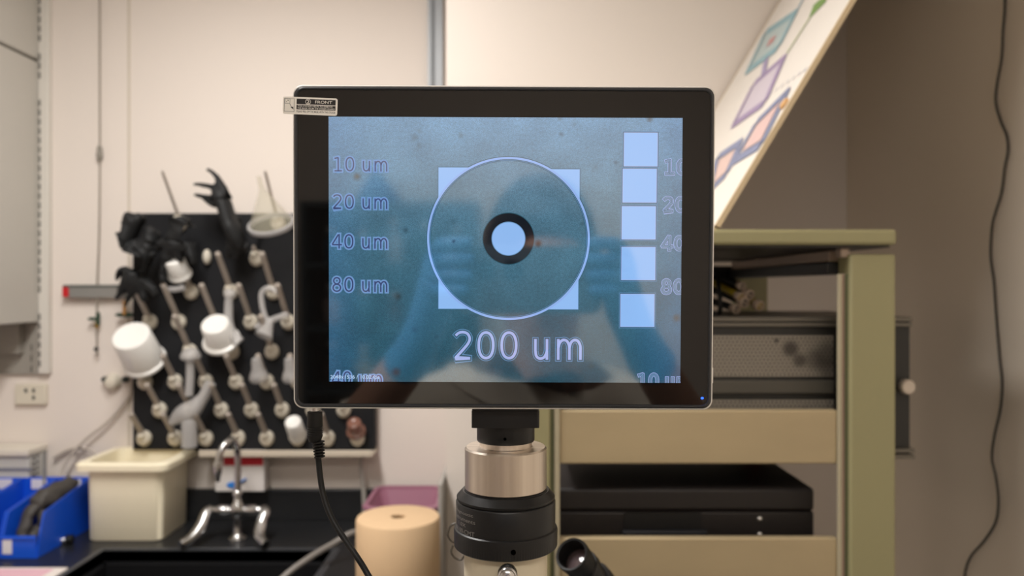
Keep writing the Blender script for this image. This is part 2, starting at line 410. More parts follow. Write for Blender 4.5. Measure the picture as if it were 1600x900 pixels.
beaker((364, 549), .078, .047, .085, 'medium white beaker upside down in the middle of the drying rack', flare=.010, shift=(-7, 10), taper=.88)
beaker((300, 456), .088, .033, .074, 'small white beaker upside down under the crumpled black gloves', flare=.003, shift=(-5, 5), taper=.95)
beaker((466, 684), .025, .027, .082, 'narrow white vial upside down near the bottom right of the drying rack', flare=.001, cat='vial', nm='vial', shift=(2, 4))
M_amber = mat('amber_glass', (140, 98, 84), 0.15, alpha=0.75)
beaker((559, 684), .032, .024, .055, 'brown glass jar upside down at the right end of the drying rack', m=M_amber, cat='jar', nm='jar')
# half hidden bulb and the white saucer shaped cap
# clear funnel
d2 = Vector((-.07, -.52, .85)).normalized()
p = P(424, 351, 2.36)
t = thing('funnel', 'clear plastic funnel turned upside down at the top right of the drying rack', 'funnel', p)
obj('cone', MB().lathe(p, d2, [(.066, .0), (.058, .020), (.040, .055), (.018, .098), (.009, .118), (.007, .160), (.005, .160)], 36, False, False), M_clear2, t)
obj('rim', MB().lathe(p, d2, [(.062, -.006), (.070, -.007), (.073, 0), (.071, .007), (.064, .008), (.062, -.006)], 36, False, False), mat('funnel_rim', (178, 176, 176), .35, alpha=.8), t)
# frosted connectors and small funnels
def frosted(name, label, cat, parts, at):
    t = thing(name, label, cat, at)
    for nm, mb in parts: obj(nm, mb, M_clear, t)
    return t
Q = lambda x, y, Y=2.37: P(x, y, Y)
frosted('tube_connector', 'frosted plastic tube standing off a peg beside the medium beaker', 'connector',
    [('tube', MB().tube([Q(358, 462), Q(357, 500), Q(362, 520), Q(374, 535)], lambda t: .012+.006*t, 12)), ('collar', MB().lathe(Q(359, 466), (0, 0, 1), [(.012, 0), (.018, .008), (.018, .02), (.012, .028)], 20))], Q(358, 500))
frosted('tube_connector', 'bent frosted plastic connector with a wide foot beside the screen edge', 'connector',
    [('tube', MB().tube([Q(434, 456), Q(420, 450), Q(409, 458), Q(410, 480), Q(416, 500)], .0085, 12)),
     ('arm', MB().tube([Q(400, 512), Q(425, 500), Q(450, 491)], .010, 12)),
     ('foot', MB().lathe(Q(424, 498), (-.25, -.4, -.85), [(.010, 0), (.014, .02), (.026, .055), (.028, .06), (.024, .062)], 24))], Q(415, 500))
frosted('small_funnel', 'small frosted funnel slipped over a peg below the bent connector', 'funnel',
    [('cone', MB().lathe(Q(405, 590), (-.05, -.3, .95), [(.026, -.01), (.030, .0), (.024, .018), (.018, .03), (.016, .055), (.013, .064), (.004, .067)], 24, False))], Q(403, 585))
frosted('small_funnel', 'small frosted funnel on the drying rack partly behind the screen edge', 'funnel',
    [('cone', MB().lathe(Q(456, 590), (-.05, -.3, .95), [(.026, -.01), (.030, .0), (.024, .018), (.018, .03), (.016, .055), (.013, .064), (.004, .067)], 24, False))], Q(452, 585))
frosted('tube_connector', 'long frosted plastic dropper hanging above the wide frosted wing', 'connector',
    [('tube', MB().tube([Q(297, 558), Q(297, 590), Q(295, 618)], .0125, 12)), ('collar', MB().lathe(Q(298, 560), (0, 0, 1), [(.016, -.008), (.030, 0), (.031, .010), (.020, .028), (.010, .032)], 24))], Q(297, 580))
frosted('bottle_scoop', 'frosted plastic scoop with a slanting neck over the lower left pegs', 'scoop',
    [('bowl', MB().tube([Q(266, 662), Q(283, 648), Q(300, 640), Q(314, 622), Q(328, 600)], lambda t: .008+.026*math.sin(PI*min(1, t*1.15))**1.2*(1-t*.3), 16)),
     ('neck', MB().tube([Q(304, 645), Q(318, 620), Q(329, 598)], .017, 14)),
     ('cup', MB().lathe(Q(296, 697), (.02, -.1, 1), [(.024, 0), (.024, .03), (.022, .075), (.016, .085)], 24))], Q(298, 650))
frosted('tube_connector', 'small frosted elbow beside the peg under the small beaker', 'connector',
    [('tube', MB().tube([Q(258, 452), Q(275, 452), Q(288, 449)], .009, 12))], Q(270, 452))

# ---------------------------------------------------------------- black gloves
def glove(label, palm, fingers, cuff, name='rubber_glove', flat=.6, cr=.010, group='black gloves on the drying rack', cs=.018, m=None, fat=1.25):
    """palm, cuff: [(point, radius)...]; fingers: lists of (point, radius) that leave the last palm point"""
    V, E, R = [], [], []
    def put(p, r): V.append(p); R.append((r*fat, r*fat*flat)); return len(V)-1
    prev = None
    root = put(*palm[0]); prev = root
    for q in palm[1:]:
        k = put(*q); E.append((prev, k)); prev = k
    last = prev; prev = root
    for q in cuff:
        k = put(*q); E.append((prev, k)); prev = k
    for f in fingers:
        prev = last
        for q in f:
            k = put(*q); E.append((prev, k)); prev = k
    o = skin(name, V, E, R, m or M_nitrile, crumple=cr, cs=cs)
    return tag(o, label, 'glove', group)
G = lambda x, y, Y=2.33: P(x, y, Y)
glove('black rubber glove standing open fingered at the top of the drying rack',
      [(G(352, 335), .032), (G(349, 312), .032), (G(346, 298), .026)],
      [[(G(345, 287), .014), (G(339, 276), .011), (G(331, 268), .008), (G(323, 264), .005)],
       [(G(334, 293), .013), (G(322, 290), .010), (G(311, 288), .009), (G(302, 288), .006)],
       [(G(337, 310), .016), (G(325, 309), .013), (G(313, 306), .010), (G(302, 304), .005)],
       [(G(338, 322), .018), (G(327, 316), .012), (G(316, 309), .006)],
       [(G(353, 300), .012), (G(347, 287), .009)]],
      [(G(360, 350), .036), (G(368, 366), .036), (G(374, 384), .018), (G(376, 392), .008)], cr=.005)
glove('black glove folded into lumps at the left corner of the drying rack',
      [(G(212, 372), .034), (G(207, 352), .032)],
      [[(G(203, 338), .026), (G(204, 332), .014)], [(G(220, 340), .022), (G(214, 330), .012)]],
      [(G(200, 376), .036), (G(194, 382), .026)], cr=.028, cs=.03)
glove('black glove bunched up below the lumpy one at the left corner',
      [(G(222, 385), .034), (G(214, 398), .030)],
      [[(G(196, 376), .026), (G(190, 372), .018)], [(G(208, 385), .030), (G(200, 390), .020)], [(G(232, 388), .026), (G(242, 400), .02)]],
      [(G(236, 372), .032), (G(240, 355), .028)], cr=.026, cs=.028)
glove('black glove hanging with its fingers down over the left edge of the drying rack',
      [(G(220, 410), .036), (G(212, 432), .040)],
      [[(G(196, 448), .018), (G(187, 458), .011), (G(180, 470), .007)], [(G(205, 455), .016), (G(200, 470), .010), (G(196, 480), .006)],
       [(G(222, 455), .016), (G(226, 472), .012)], [(G(196, 420), .014), (G(186, 428), .010), (G(181, 440), .006)], [(G(236, 448), .018), (G(246, 462), .012)]],
      [(G(230, 390), .034), (G(240, 375), .03)], cr=.018, cs=.028)
glove('black glove sagging in folds over the small white beaker',
      [(G(278, 362), .034), (G(272, 378), .036)],
      [[(G(262, 395), .018), (G(256, 415), .014), (G(254, 440), .009)], [(G(280, 398), .018), (G(284, 412), .012)],
       [(G(298, 385), .020), (G(302, 400), .016), (G(303, 415), .011)], [(G(252, 378), .018), (G(244, 392), .012)], [(G(290, 390), .014), (G(292, 404), .01)]],
      [(G(286, 348), .030), (G(292, 338), .024)], cr=.018, cs=.026)
glove('black glove draped flat below the standing glove at the rack top',
      [(G(372, 362, 2.36), .034), (G(368, 382, 2.36), .026)],
      [[(G(358, 396, 2.36), .012), (G(354, 404, 2.36), .007)], [(G(370, 398, 2.36), .012), (G(370, 406, 2.36), .007)], [(G(382, 388, 2.36), .014), (G(388, 380, 2.36), .010)]],
      [(G(362, 345, 2.36), .034), (G(360, 336, 2.36), .028)], cr=.014, cs=.025)

# ---------------------------------------------------------------- things on the counter
# cream tub
def quad_ring(x0, x1, y0, y1, z, r, n=5):
    out = []
    for cx, cy, a in ((x1-r, y1-r, 0), (x0+r, y1-r, 90), (x0+r, y0+r, 180), (x1-r, y0+r, 270)):
        for k in range(n+1):
            t = math.radians(a + 90*k/n); out.append(Vector((cx+r*math.cos(t), cy+r*math.sin(t), z)))
    return out
def tub(name, label, cat, x0, x1, y0, y1, h, m, flare=.012, rim=.018, wall=.004, r=.025, rimh=.02, dx=0):
    t = thing(name, label, cat, ((x0+x1)/2, (y0+y1)/2, CZ))
    z = CZ + .0005; zt = CZ + h
    q = lambda a, zz, rr=r: quad_ring(x0-a, x1+a, y0-a, y1+a, zz, max(.004, rr))
    f = flare
    obj('body', MB().loft([q(-f, z), q(-f+.003, z+.004), q(0, zt-rimh), q(-wall, zt-rimh+.001), q(-f-wall, z+.006)], True, True), m, t)
    obj('rim', MB().loft([q(-wall, zt-rimh), q(0, zt-rimh-.001), q(rim, zt-rimh+.001), q(rim+.001, zt-rimh*.25), q(rim-.005, zt), q(-wall+.001, zt-.001), q(-wall, zt-rimh)], False, False), m, t)
    return t
tub('plastic_tub', 'cream plastic tub standing on the black counter beside the blue bins', 'tub', -1.262, -1.035, 2.27, 2.468, .236, M_tub, flare=.006, rim=.024, rimh=.024)
tub('pink_basin', 'pinkish purple plastic basin behind the paper roll', 'basin', -.425, -.222, 2.22, 2.455, .118,
    mat('pink_plastic', (168, 116, 136), 0.35, alpha=.9), flare=.03, rim=.010, rimh=.012, r=.03)

# blue bins
BINX = -1.315; BW = .105
blabels = ['blue bin filled with black rubber things, nearest the cream tub', 'blue bin in the middle of the row, cut by the photo edge',
           'blue bin at the left end of the row, almost outside the photo']
for k in range(3):
    x1 = BINX - k*(BW+.003); x0 = x1 - BW; y0, y1 = 2.128, 2.40
    t = thing('storage_bin', blabels[k], 'bin', ((x0+x1)/2, y0, CZ), 'blue storage bins on the counter')
    g = .004; hb, hf, hl = .158, .112, .062
    side = lambda xa, xb: [Vector((xx, yy, zz)) for xx in (xa, xb) for yy, zz in ((y0, CZ+.001), (y1, CZ+.001), (y1, CZ+hb), (y0+.035, CZ+hf+.008), (y0+.03, CZ+hf), (y0+.012, CZ+hl))]
    fs = [[0,1,2,3,4,5], [11,10,9,8,7,6]] + [[i, (i+1) % 6, (i+1) % 6+6, i+6] for i in range(6)]
    mb = MB().add(side(x0, x0+g), fs); mb.add(side(x1-g, x1), fs)
    mb.box(x0+g, x1-g, y1-g, y1, CZ+.001, CZ+hb); mb.box(x0+g, x1-g, y0, y1-g, CZ+.001, CZ+.005); mb.box(x0+g, x1-g, y0-.002, y0+g, CZ+.001, CZ+hl)
    obj('body', mb, M_blue, t, smooth=0)
    obj('rim', MB().box(x0, x1, y1, y1+.012, CZ+hb-.022, CZ+hb).box(x0+g, x1-g, y0-.006, y0-.002, CZ+hl-.008, CZ+hl), M_blue, t, bev=.002)
    obj('label_card', MB().box(x0+.03, x1-.028, y1-g-.003, y1-g-.0005, CZ+hb-.034, CZ+hb-.004), mat('label_white', (226, 222, 226), 0.6), t)
    obj('front_label', MB().box(x0+.01, x0+.036, y0-.0035, y0-.002, CZ+.014, CZ+hl-.006), mat('label_white', (226, 222, 226), 0.6), t)
M_rub = mat('grey_black_rubber', (66, 62, 58), 0.6, var=.3, vscale=20, bump=.3)
def lump(label, pts, rad, cr=.012, cs=.025):
    E = [(i, i+1) for i in range(len(pts)-1)]
    o = skin('rubber_hose_piece', pts, E, rad, M_rub, crumple=cr, cs=cs)
    return tag(o, label, 'rubber piece', 'rubber pieces in the blue bin')
xb = BINX - BW/2
lump('grey black rubber piece arching at the front of the blue bin', [Vector((xb-.02, 2.17, CZ+.03)), Vector((xb-.018, 2.20, CZ+.10)), Vector((xb-.002, 2.23, CZ+.125)), Vector((xb+.015, 2.22, CZ+.05))], [(.016, .016), (.020, .016), (.02, .016), (.014, .014)])
lump('long grey black rubber piece lying towards the back of the blue bin', [Vector((xb-.01, 2.21, CZ+.12)), Vector((xb+.004, 2.27, CZ+.135)), Vector((xb+.012, 2.33, CZ+.14)), Vector((xb+.02, 2.375, CZ+.155))], [.026, .034, .032, .020], cr=.02)
lump('dark rubber piece at the bottom of the blue bin', [Vector((xb-.015, 2.18, CZ+.035)), Vector((xb+.01, 2.25, CZ+.04)), Vector((xb+.01, 2.33, CZ+.07))], [.025, .032, .03])
t = thing('hose_fitting', 'small metal fitting with a black cap lying between blue bin and tub', 'fitting', (-1.30+.02, 2.245, CZ))
fx = P(97, 848, 2.25).x
obj('body', MB().cyl((fx-.012, 2.245, CZ+.011), (fx+.012, 2.25, CZ+.011), .011), M_chrome, t)
obj('cap', MB().cyl((fx+.013, 2.25, CZ+.013), (fx+.030, 2.254, CZ+.013), .013), M_rubber, t)
t = thing('paper_pad', 'white edged pad with a pink sheet at the bottom left corner', 'paper', (-1.45, 1.9, CZ))
xr = P(105, 893, 2.03).x
obj('pad', MB().box(-1.75, xr, 1.80, 2.035, CZ+.0015, CZ+.010), mat('paper_white', (232, 222, 216), 0.7), t, bev=.002)
obj('pink_sheet', MB().box(-1.74, xr-.03, 1.81, 2.02, CZ+.0102, CZ+.0112), mat('paper_pink', (222, 178, 190), 0.7), t)

# water fixture behind the sink
FX, FY = P(371, 840, 2.29).x, 2.29
t = thing('sink_faucet', 'chrome gooseneck faucet with two curved blade handles behind the sink', 'faucet', (FX, FY, CZ))
obj('base', MB().lathe((FX, FY, CZ), (0, 0, 1), [(.027, 0), (.027, .006), (.016, .014), (.012, .02), (.012, .085), (.016, .09)], 24), M_chrome, t)
zc = P(0, 797, FY).z
mb = MB().lathe((FX-.075, FY, zc), (1, 0, 0), [(.008, 0), (.011, .004), (.011, .018), (.015, .02), (.015, .045), (.011, .05), (.011, .056), (.018, .060), (.018, .09), (.011, .094), (.011, .10), (.015, .105), (.015, .130), (.011, .132), (.011, .146), (.008, .15)], 20)
mb.lathe((FX, FY, zc-.02), (0, 0, 1), [(.014, 0), (.020, .01), (.020, .035), (.012, .045), (.010, .06), (.014, .064), (.014, .074), (.009, .08)], 20)
obj('valve_body', mb, M_chrome, t)
gz = P(0, 688, FY).z
obj('gooseneck', MB().tube([(FX, FY, zc+.05), (FX+.001, FY, gz-.05), (FX, FY-.012, gz-.012), (FX-.006, FY-.03, gz+.008), (FX-.014, FY-.055, gz+.002), (FX-.024, FY-.07, gz-.02), (FX-.030, FY-.075, gz-.055)], .0095, 14), M_chrome, t)
obj('nozzle', MB().lathe((FX-.030, FY-.075, gz-.055), (0, 0, -1), [(.0105, -.01), (.013, 0), (.012, .02), (.008, .035), (.006, .05)], 16), M_chrome, t)
for s in (-1, 1):
    hx = FX + s*.075
    pts = [Vector((hx, FY, zc+.004)), Vector((hx+s*.012, FY-.012, zc-.004)), Vector((hx+s*(.016 if s < 0 else .008), FY-.04, zc-.035)),
           Vector((hx+s*(.030 if s < 0 else .018), FY-.075, zc-.060)), Vector((hx+s*(.050 if s < 0 else .044), FY-.105, zc-.068))]
    obj('blade_handle', MB().tube(pts, lambda t: .009+.009*math.sin(PI*min(1, t*.62+.18))**2, 14), M_chrome, t)

# white box with a red band, against the backsplash
t = thing('wipe_box', 'small white box with a red band behind the faucet', 'box', P(374, 769, 2.45))
bx0, bx1, bzt, bzb = P(336, 0, 2.43).x, P(413, 0, 2.43).x, P(0, 705, 2.43).z, P(0, 768, 2.43).z
obj('carton', MB().box(bx0, bx1, 2.43, 2.477, bzb, bzt), mat('box_white', (224, 218, 214), 0.5), t, bev=.002)
obj('red_band', MB().box(bx0+.028, bx1-.004, 2.4285, 2.4302, P(0, 727, 2.43).z, P(0, 714, 2.43).z), mat('band_red', (205, 28, 46), 0.5), t)
obj('blue_mark', MB().lathe(P(365, 758, 2.429), (0, -1, 0), [(.024, -.001), (.022, .002), (.001, .0025)], 10, squash=(1, .45)).tube([P(375, 755, 2.426), P(384, 748, 2.424)], .003, 8), mat('mark_blue', (44, 128, 214), 0.5), t)
obj('shelf_clip', MB().box(bx0, bx1, 2.455, 2.5, bzb-.004, bzb), M_grey, t)
# drain pipe of the rack
tag(obj('drain_pipe', MB().tube([P(566, 706, 2.44), P(565, 730, 2.45), P(568, 760, 2.46), P(570, 802, 2.46)], .008, 12), mat('pipe_grey', (170, 164, 156), 0.45)),
    'thin grey pipe running down from the drip tray past the backsplash', 'pipe')
tag(obj('rubber_hose', MB().tube([Vector((-.30, 2.2, CZ+.010)), Vector((-.42, 2.16, CZ+.012)), P(556, 832, 2.12), P(520, 850, 2.08), P(480, 874, 2.02), P(440, 905, 1.97), P(405, 950, 1.93), Vector((-.66, 1.92, CZ-.2))], .0085, 14), mat('hose_grey', (128, 122, 116), 0.45)),
    'grey rubber hose looping across the corner of the sink', 'hose')
# paper roll
RX, RY, RT = -.274, 1.85, P(0, 807, 1.85).z
t = thing('paper_roll', 'big beige paper towel roll standing on the counter right of the sink', 'paper roll', (RX, RY, CZ))
R = .1005
obj('paper', MB().lathe((RX, RY, CZ+.001), (0, 0, 1), [(.017, 0), (R-.002, 0), (R, .003), (R, RT-CZ-.006), (R-.003, RT-CZ-.001), (R-.006, RT-CZ), (.019, RT-CZ), (.0175, RT-CZ-.002), (.017, 0)], 72, False, False), M_roll, t)
obj('cardboard_core', MB().lathe((RX, RY, CZ+.001), (0, 0, 1), [(.015, 0), (.0169, 0), (.0169, RT-CZ-.003), (.015, RT-CZ-.003), (.015, 0)], 32, False, False), mat('cardboard', (150, 116, 78), 0.9), t)

# ---------------------------------------------------------------- metal equipment rack
K = lambda px: (px-800)/1000
Z_ = lambda py: H + (450-py)/1000
RYB = 1.85
t = thing('equipment_rack', 'pale green metal equipment rack with yellow zinc cross plates', 'rack', (K(1095), 1.5, 0))
def post(x0, x1, y0, y1, zt): return MB().box(x0, x1, y0, y1, 0, zt)
obj('post', post(K(1328), K(1400), 1.2, 1.245, Z_(397)), M_green, t, bev=.004)
obj('post', post(K(788), K(860), 1.2, 1.245, Z_(397)), M_green, t, bev=.004)
obj('post', post(K(1328), K(1400), 1.80, 1.85, Z_(397)), M_green, t, bev=.004)
obj('post', post(K(788), K(860), 1.80, 1.85, Z_(397)), M_green, t, bev=.004)
mb = MB().box(K(1311), K(1318), 1.204, 1.209, 0, Z_(428)); mb.box(K(1318), K(1328), 1.208, 1.214, 0, Z_(428), 1)
mb.box(K(860), K(867), 1.208, 1.214, 0, Z_(428), 1); mb.box(K(867), K(875), 1.204, 1.209, 0, Z_(428))
obj('mounting_rail', mb, [mat('rail_pale', (176, 166, 140), .45), mat('rail_rose', (170, 142, 126), .45)], t, bev=.0015)
obj('rail_groove', MB().box(K(860), K(866), 1.2065, 1.2079, 0, Z_(428)).box(K(1323), K(1328), 1.2065, 1.2079, 0, Z_(428)), mat('groove_green', (92, 96, 66), 0.5), t)
obj('top_panel', MB().box(K(780), K(1397), 1.19, 1.90, Z_(383), Z_(359)), M_green, t, bev=.005)
for x0, x1, s in ((K(1310), K(1345), 1), (K(840), K(875), -1)):
    obj('side_rail', MB().box(x0, x1, 1.245, 1.80, Z_(428), Z_(408)), M_blk, t, bev=.002)
    obj('rail_lip', MB().box(x0+.004, x1, 1.245, 1.80, Z_(407), Z_(389)), mat('lip_tan', (168, 148, 132), 0.45, metal=.3), t, bev=.002)
    for yy in (1.21, 1.62):
        obj('spacer', MB().box(x0+.008, x0+.022, yy, yy+.02, Z_(402 if yy < 1.3 else 400), Z_(386.5)), mat('lip_tan', (168, 148, 132), 0.45, metal=.3), t, bev=.002)
obj('top_shade_sheet', MB().box(K(790), K(1390), 1.20, 1.89, Z_(386.5), Z_(383)), M_blk, t)  # black sheet added as painted shade beneath the top panel
obj('back_rail', MB().box(K(860), K(1328), 1.82, 1.84, Z_(455), Z_(398)), M_blk, t)
obj('cross_plate', MB().box(K(874), K(1312), 1.208, 1.222, Z_(727), Z_(642)), M_zinc, t, bev=.003)
obj('cross_plate', MB().box(K(874), K(1312), 1.208, 1.222, Z_(930), Z_(843)), M_zinc, t, bev=.003)
obj('shelf', MB().box(K(840), K(1345), 1.246, 1.80, H-.466, H-.452), M_blk, t)
obj('shelf', MB().box(K(840), K(1345), 1.246, 1.80, .25, .264), M_blk, t)

# perforated instrument in the rack
def perf_material():
    m = bpy.data.materials.new('perforated_steel'); m.use_nodes = True; nt = m.node_tree; b = nt.nodes['Principled BSDF']
    tc = nt.nodes.new('ShaderNodeTexCoord'); sep = nt.nodes.new('ShaderNodeSeparateXYZ'); nt.links.new(tc.outputs['Object'], sep.inputs[0])
    def M(op, a, b2=None):
        n = nt.nodes.new('ShaderNodeMath'); n.operation = op
        for i, v in enumerate((a, b2)):
            if v is None: continue
            if isinstance(v, (int, float)): n.inputs[i].default_value = v
            else: nt.links.new(v, n.inputs[i])
        return n.outputs[0]
    p = .0068
    gx = M('DIVIDE', sep.outputs[0], p); gz = M('DIVIDE', sep.outputs[2], p*.866)
    row = M('FLOOR', gz); off = M('MULTIPLY', M('FLOORED_MODULO', row, 2.0), .5)
    fx = M('SUBTRACT', M('FRACT', M('ADD', gx, off)), .5); fz = M('MULTIPLY', M('SUBTRACT', M('FRACT', gz), .5), .866)
    d = M('SQRT', M('ADD', M('MULTIPLY', fx, fx), M('MULTIPLY', fz, fz)))
    ms = M('LESS_THAN', d, .27)
    n = nt.nodes.new('ShaderNodeTexNoise'); n.inputs['Scale'].default_value = 9; nt.links.new(tc.outputs['Object'], n.inputs['Vector'])
    cr = nt.nodes.new('ShaderNodeValToRGB'); cr.color_ramp.elements[0].position = .66; cr.color_ramp.elements[1].position = .80
    cr.color_ramp.elements[0].color = lin(150, 142, 130); cr.color_ramp.elements[1].color = lin(84, 76, 70)
    nt.links.new(n.outputs['Fac'], cr.inputs[0])
    prev = cr.outputs[0]
    for qx, qz, rd, stg in [((a-1110)/1200*1.27, (715-b_)/1200*1.27, c_/1200*1.27, d_) for a, b_, c_, d_ in ((1235, 545, 13, .85), (1249, 563, 11, .75), (1213, 532, 4, .8), (1272, 562, 16, .5), (1292, 556, 22, .6), (1295, 575, 20, .5))]:
        ds = nt.nodes.new('ShaderNodeVectorMath'); ds.operation = 'DISTANCE'; nt.links.new(tc.outputs['Object'], ds.inputs[0]); ds.inputs[1].default_value = (qx, -.131, qz)
        rg_ = nt.nodes.new('ShaderNodeMapRange'); rg_.interpolation_type = 'SMOOTHSTEP'; rg_.inputs[1].default_value = rd*.4; rg_.inputs[2].default_value = rd*1.4; rg_.inputs[3].default_value = stg; rg_.inputs[4].default_value = 0
        nt.links.new(ds.outputs['Value'], rg_.inputs[0])
        m3 = nt.nodes.new('ShaderNodeMix'); m3.data_type = 'RGBA'; m3.inputs[7].default_value = lin(58, 52, 48)
        nt.links.new(rg_.outputs[0], m3.inputs[0]); nt.links.new(prev, m3.inputs[6]); prev = m3.outputs[2]
    mx = nt.nodes.new('ShaderNodeMix'); mx.data_type = 'RGBA'; mx.inputs[7].default_value = lin(30, 28, 26)
    nt.links.new(ms, mx.inputs[0]); nt.links.new(prev, mx.inputs[6]); nt.links.new(mx.outputs[2], b.inputs['Base Color'])
    b.inputs['Metallic'].default_value = .2; b.inputs['Roughness'].default_value = .5
    return m
K2 = lambda px, Y=1.27: (px-800)/1200*Y
Z2 = lambda py, Y=1.27: H + (450-py)/1200*Y
t = thing('rack_instrument', 'dark instrument with a perforated front lying across the rack behind the posts', 'instrument', (K2(1110), 1.4, Z2(715)))
ux0, ux1 = K2(870), K2(1423)
M_uni = mat('instrument_grey', (112, 106, 96), 0.5, metal=.2)
M_unid = mat('instrument_dark', (42, 41, 39), 0.5)
obj('case', MB().box(ux0, ux1, 1.272, 1.60, Z2(715), Z2(498)), M_unid, t, bev=.002)
obj('top_cover', MB().box(ux0, ux1, 1.268, 1.60, Z2(498), Z2(495)), M_uni, t, bev=.001)
obj('front_trim', MB().box(ux0, ux1, 1.264, 1.272, Z2(510), Z2(504)).box(ux0, ux1, 1.264, 1.272, Z2(502), Z2(496)), M_uni, t, bev=.001)
PM = perf_material()
obj('vent_grille', MB().box(ux0+.01, K2(1302), 1.269, 1.272, Z2(588), Z2(524)), PM, t, smooth=0)
obj('vent_grille', MB().box(ux0+.01, K2(1302), 1.269, 1.272, Z2(690), Z2(625)), PM, t, smooth=0)
obj('middle_bar', MB().box(ux0, K2(1302), 1.266, 1.272, Z2(615), Z2(594)), mat('bar_grey', (80, 76, 68), 0.5), t, bev=.002)
obj('foot_trim', MB().box(ux0, ux1+.003, 1.262, 1.272, Z2(706), Z2(700)).box(ux0, ux1+.003, 1.262, 1.272, Z2(715), Z2(709)), M_uni, t, bev=.001)
obj('support_arm', MB().box(ux0+.06, K2(1330), 1.50, 1.54, Z2(715)-.02, Z2(715)), M_blk, t)
obj('support_arm', MB().box(ux0+.02, K2(1330), 1.30, 1.34, Z2(715)-.012, Z2(715)), M_blk, t)
obj('thumb_screw', MB().lathe(Vector((K2(1411), 1.272, Z2(603))), (0, -1, 0), [(.007, 0), (.007, .006), (.012, .007), (.0125, .018), (.010, .021)], 20), mat('screw_pale', (206, 194, 182), 0.35, metal=.5), t)
# bundle of leads on the instrument
t = thing('lead_bundle', 'bundle of black and yellow test leads lying on the perforated instrument', 'cables', (K2(1150), 1.36, Z2(497)))
M_end = mat('connector_end', (170, 150, 132), 0.5)
for (ex, ey, r, c, sx, sy) in ((1187, 478, .0095, 'y', 1080, 428), (1171, 461, .009, 'k', 1070, 420), (1163, 473, .009, 'k', 1070, 440), (1150, 483, .008, 'k', 1060, 462), (1157, 464, .008, 'y', 1065, 424), (1159, 447, .007, 'k', 1085, 424)):
    a = P(ex, ey, 1.32); b = P(sx, sy, 1.52)
    if a.z - r < Z2(494.8): a.z = Z2(494.8) + r
    p = obj('lead', MB().tube([a, a*.6+b*.4+Vector((0, 0, .004)), b], r*.8, 12), mat('lead_yellow', (150, 128, 22), 0.45) if c == 'y' else M_rubber, t)
    d = (a-b).normalized()
    obj('connector', MB().lathe(a - d*.012, d, [(r*.9, 0), (r, .004), (r, .014), (r*.7, .015), (r*.6, .010), (r*.3, .010), (r*.25, .015)], 16), M_end, p)
obj('cable_tie', MB().tube([P(1110, 430, 1.42), P(1120, 430, 1.36), P(1125, 486, 1.33), P(1110, 488, 1.42)], .004, 8), M_rubber, t)
# black case under the plate
K3 = lambda px: (px-800)/1200*1.27
Z3 = lambda py: H+(450-py)/1200*1.27
t = thing('black_case', 'matt black carrying case with a recessed handle on the lower rack shelf', 'case', (K3(1075), 1.4, H-.452))
cx0, cx1 = K3(871), K3(1273)
mcase = mat('case_black', (34, 29, 28), 0.5)
obj('body', MB().box(cx0, cx1, 1.272, 1.70, H-.4515, Z3(800)), mcase, t, bev=.004)
obj('lid', MB().box(cx0, cx1, 1.270, 1.70, Z3(799), Z3(763)), mcase, t, bev=.006)
hm = MB(); hx0, hx1, hz0, hz1 = K3(975), K3(1096), Z3(826), Z3(801)
hm.box(hx0, hx1, 1.2695, 1.2718, hz0, hz1)
obj('handle_recess', hm, mat('recess_black', (14, 13, 13), 0.6), t)
obj('handle', MB().box(hx0-.004, hx1+.008, 1.262, 1.272, hz0-.012, hz0-.001), mat('handle_bluish', (34, 36, 42), 0.45), t, bev=.003)
for py in (811, 835.5):
    obj('screw', MB().lathe(Vector((K3(1187), 1.272, Z3(py))), (0, -1, 0), [(.0045, 0), (.0045, .003), (.002, .005)], 14), M_chrome, t)
obj('strap_tab', MB().box(K3(1222), K3(1245), 1.45, 1.47, Z3(763), Z3(763)+.03), mat('tab_red', (150, 30, 34), 0.6), t, bev=.002)

# ---------------------------------------------------------------- leaning whiteboard
BC = .26; AD = Vector((.6, 0, 1)).normalized(); BN = Vector((-1, 0, .6)).normalized()
def bp(px, py, lift=.0015):
    """a point of the board seen at that pixel"""
    dx, dz = (px-800)/1200, (450-py)/1200
    Y = BC/(dx-.6*dz); return Vector((dx*Y, Y, H+dz*Y)) + BN*lift
def bpt(s, Y, n=0): return Vector((BC + .6*s, Y, H + s)) + BN*n     # s = height over the camera
s0, s1 = .095, 1.045
t = thing('whiteboard', 'white board with coloured sketches leaning over the rack towards the right wall', 'whiteboard', bpt(s0, 1.65))
def slab(sa, sb, ya, yb, na, nb):
    vs = [bpt(s, y, n) for n in (na, nb) for s in (sa, sb) for y in (ya, yb)]
    return vs, [[0,1,3,2],[4,6,7,5],[0,2,6,4],[1,5,7,3],[0,4,5,1],[2,3,7,6]]
mb = MB().add(*slab(s0+.004, s1-.004, 1.208, 2.082, -.007, 0))
obj('panel', mb, mat('board_white', (226, 219, 210), 0.35), t, smooth=0)
mb = MB().add(*slab(s0, s1, 1.202, 1.207, -.0075, .001)); mb.add(*slab(s0, s1, 2.083, 2.088, -.0075, .001))
mb.add(*slab(s0-.003, s0+.003, 1.202, 2.088, -.0075, .001)); mb.add(*slab(s1-.003, s1+.003, 1.202, 2.088, -.0075, .001))
obj('edge_frame', mb, mat('board_edge', (214, 192, 156), 0.5), t, smooth=0)
obj('corner_clip', MB().lathe(bp(1227, 163, 0), BN, [(.010, 0), (.010, .004), (.006, .006)], 12), mat('clip_tan', (206, 160, 106), 0.5), t)
def stroke(mb, a, b, w):
    a, b = bp(*a), bp(*b); d = (b-a).normalized(); s = d.cross(BN).normalized()*w/2
    mb.poly([a-s, b-s, b+s, a+s])
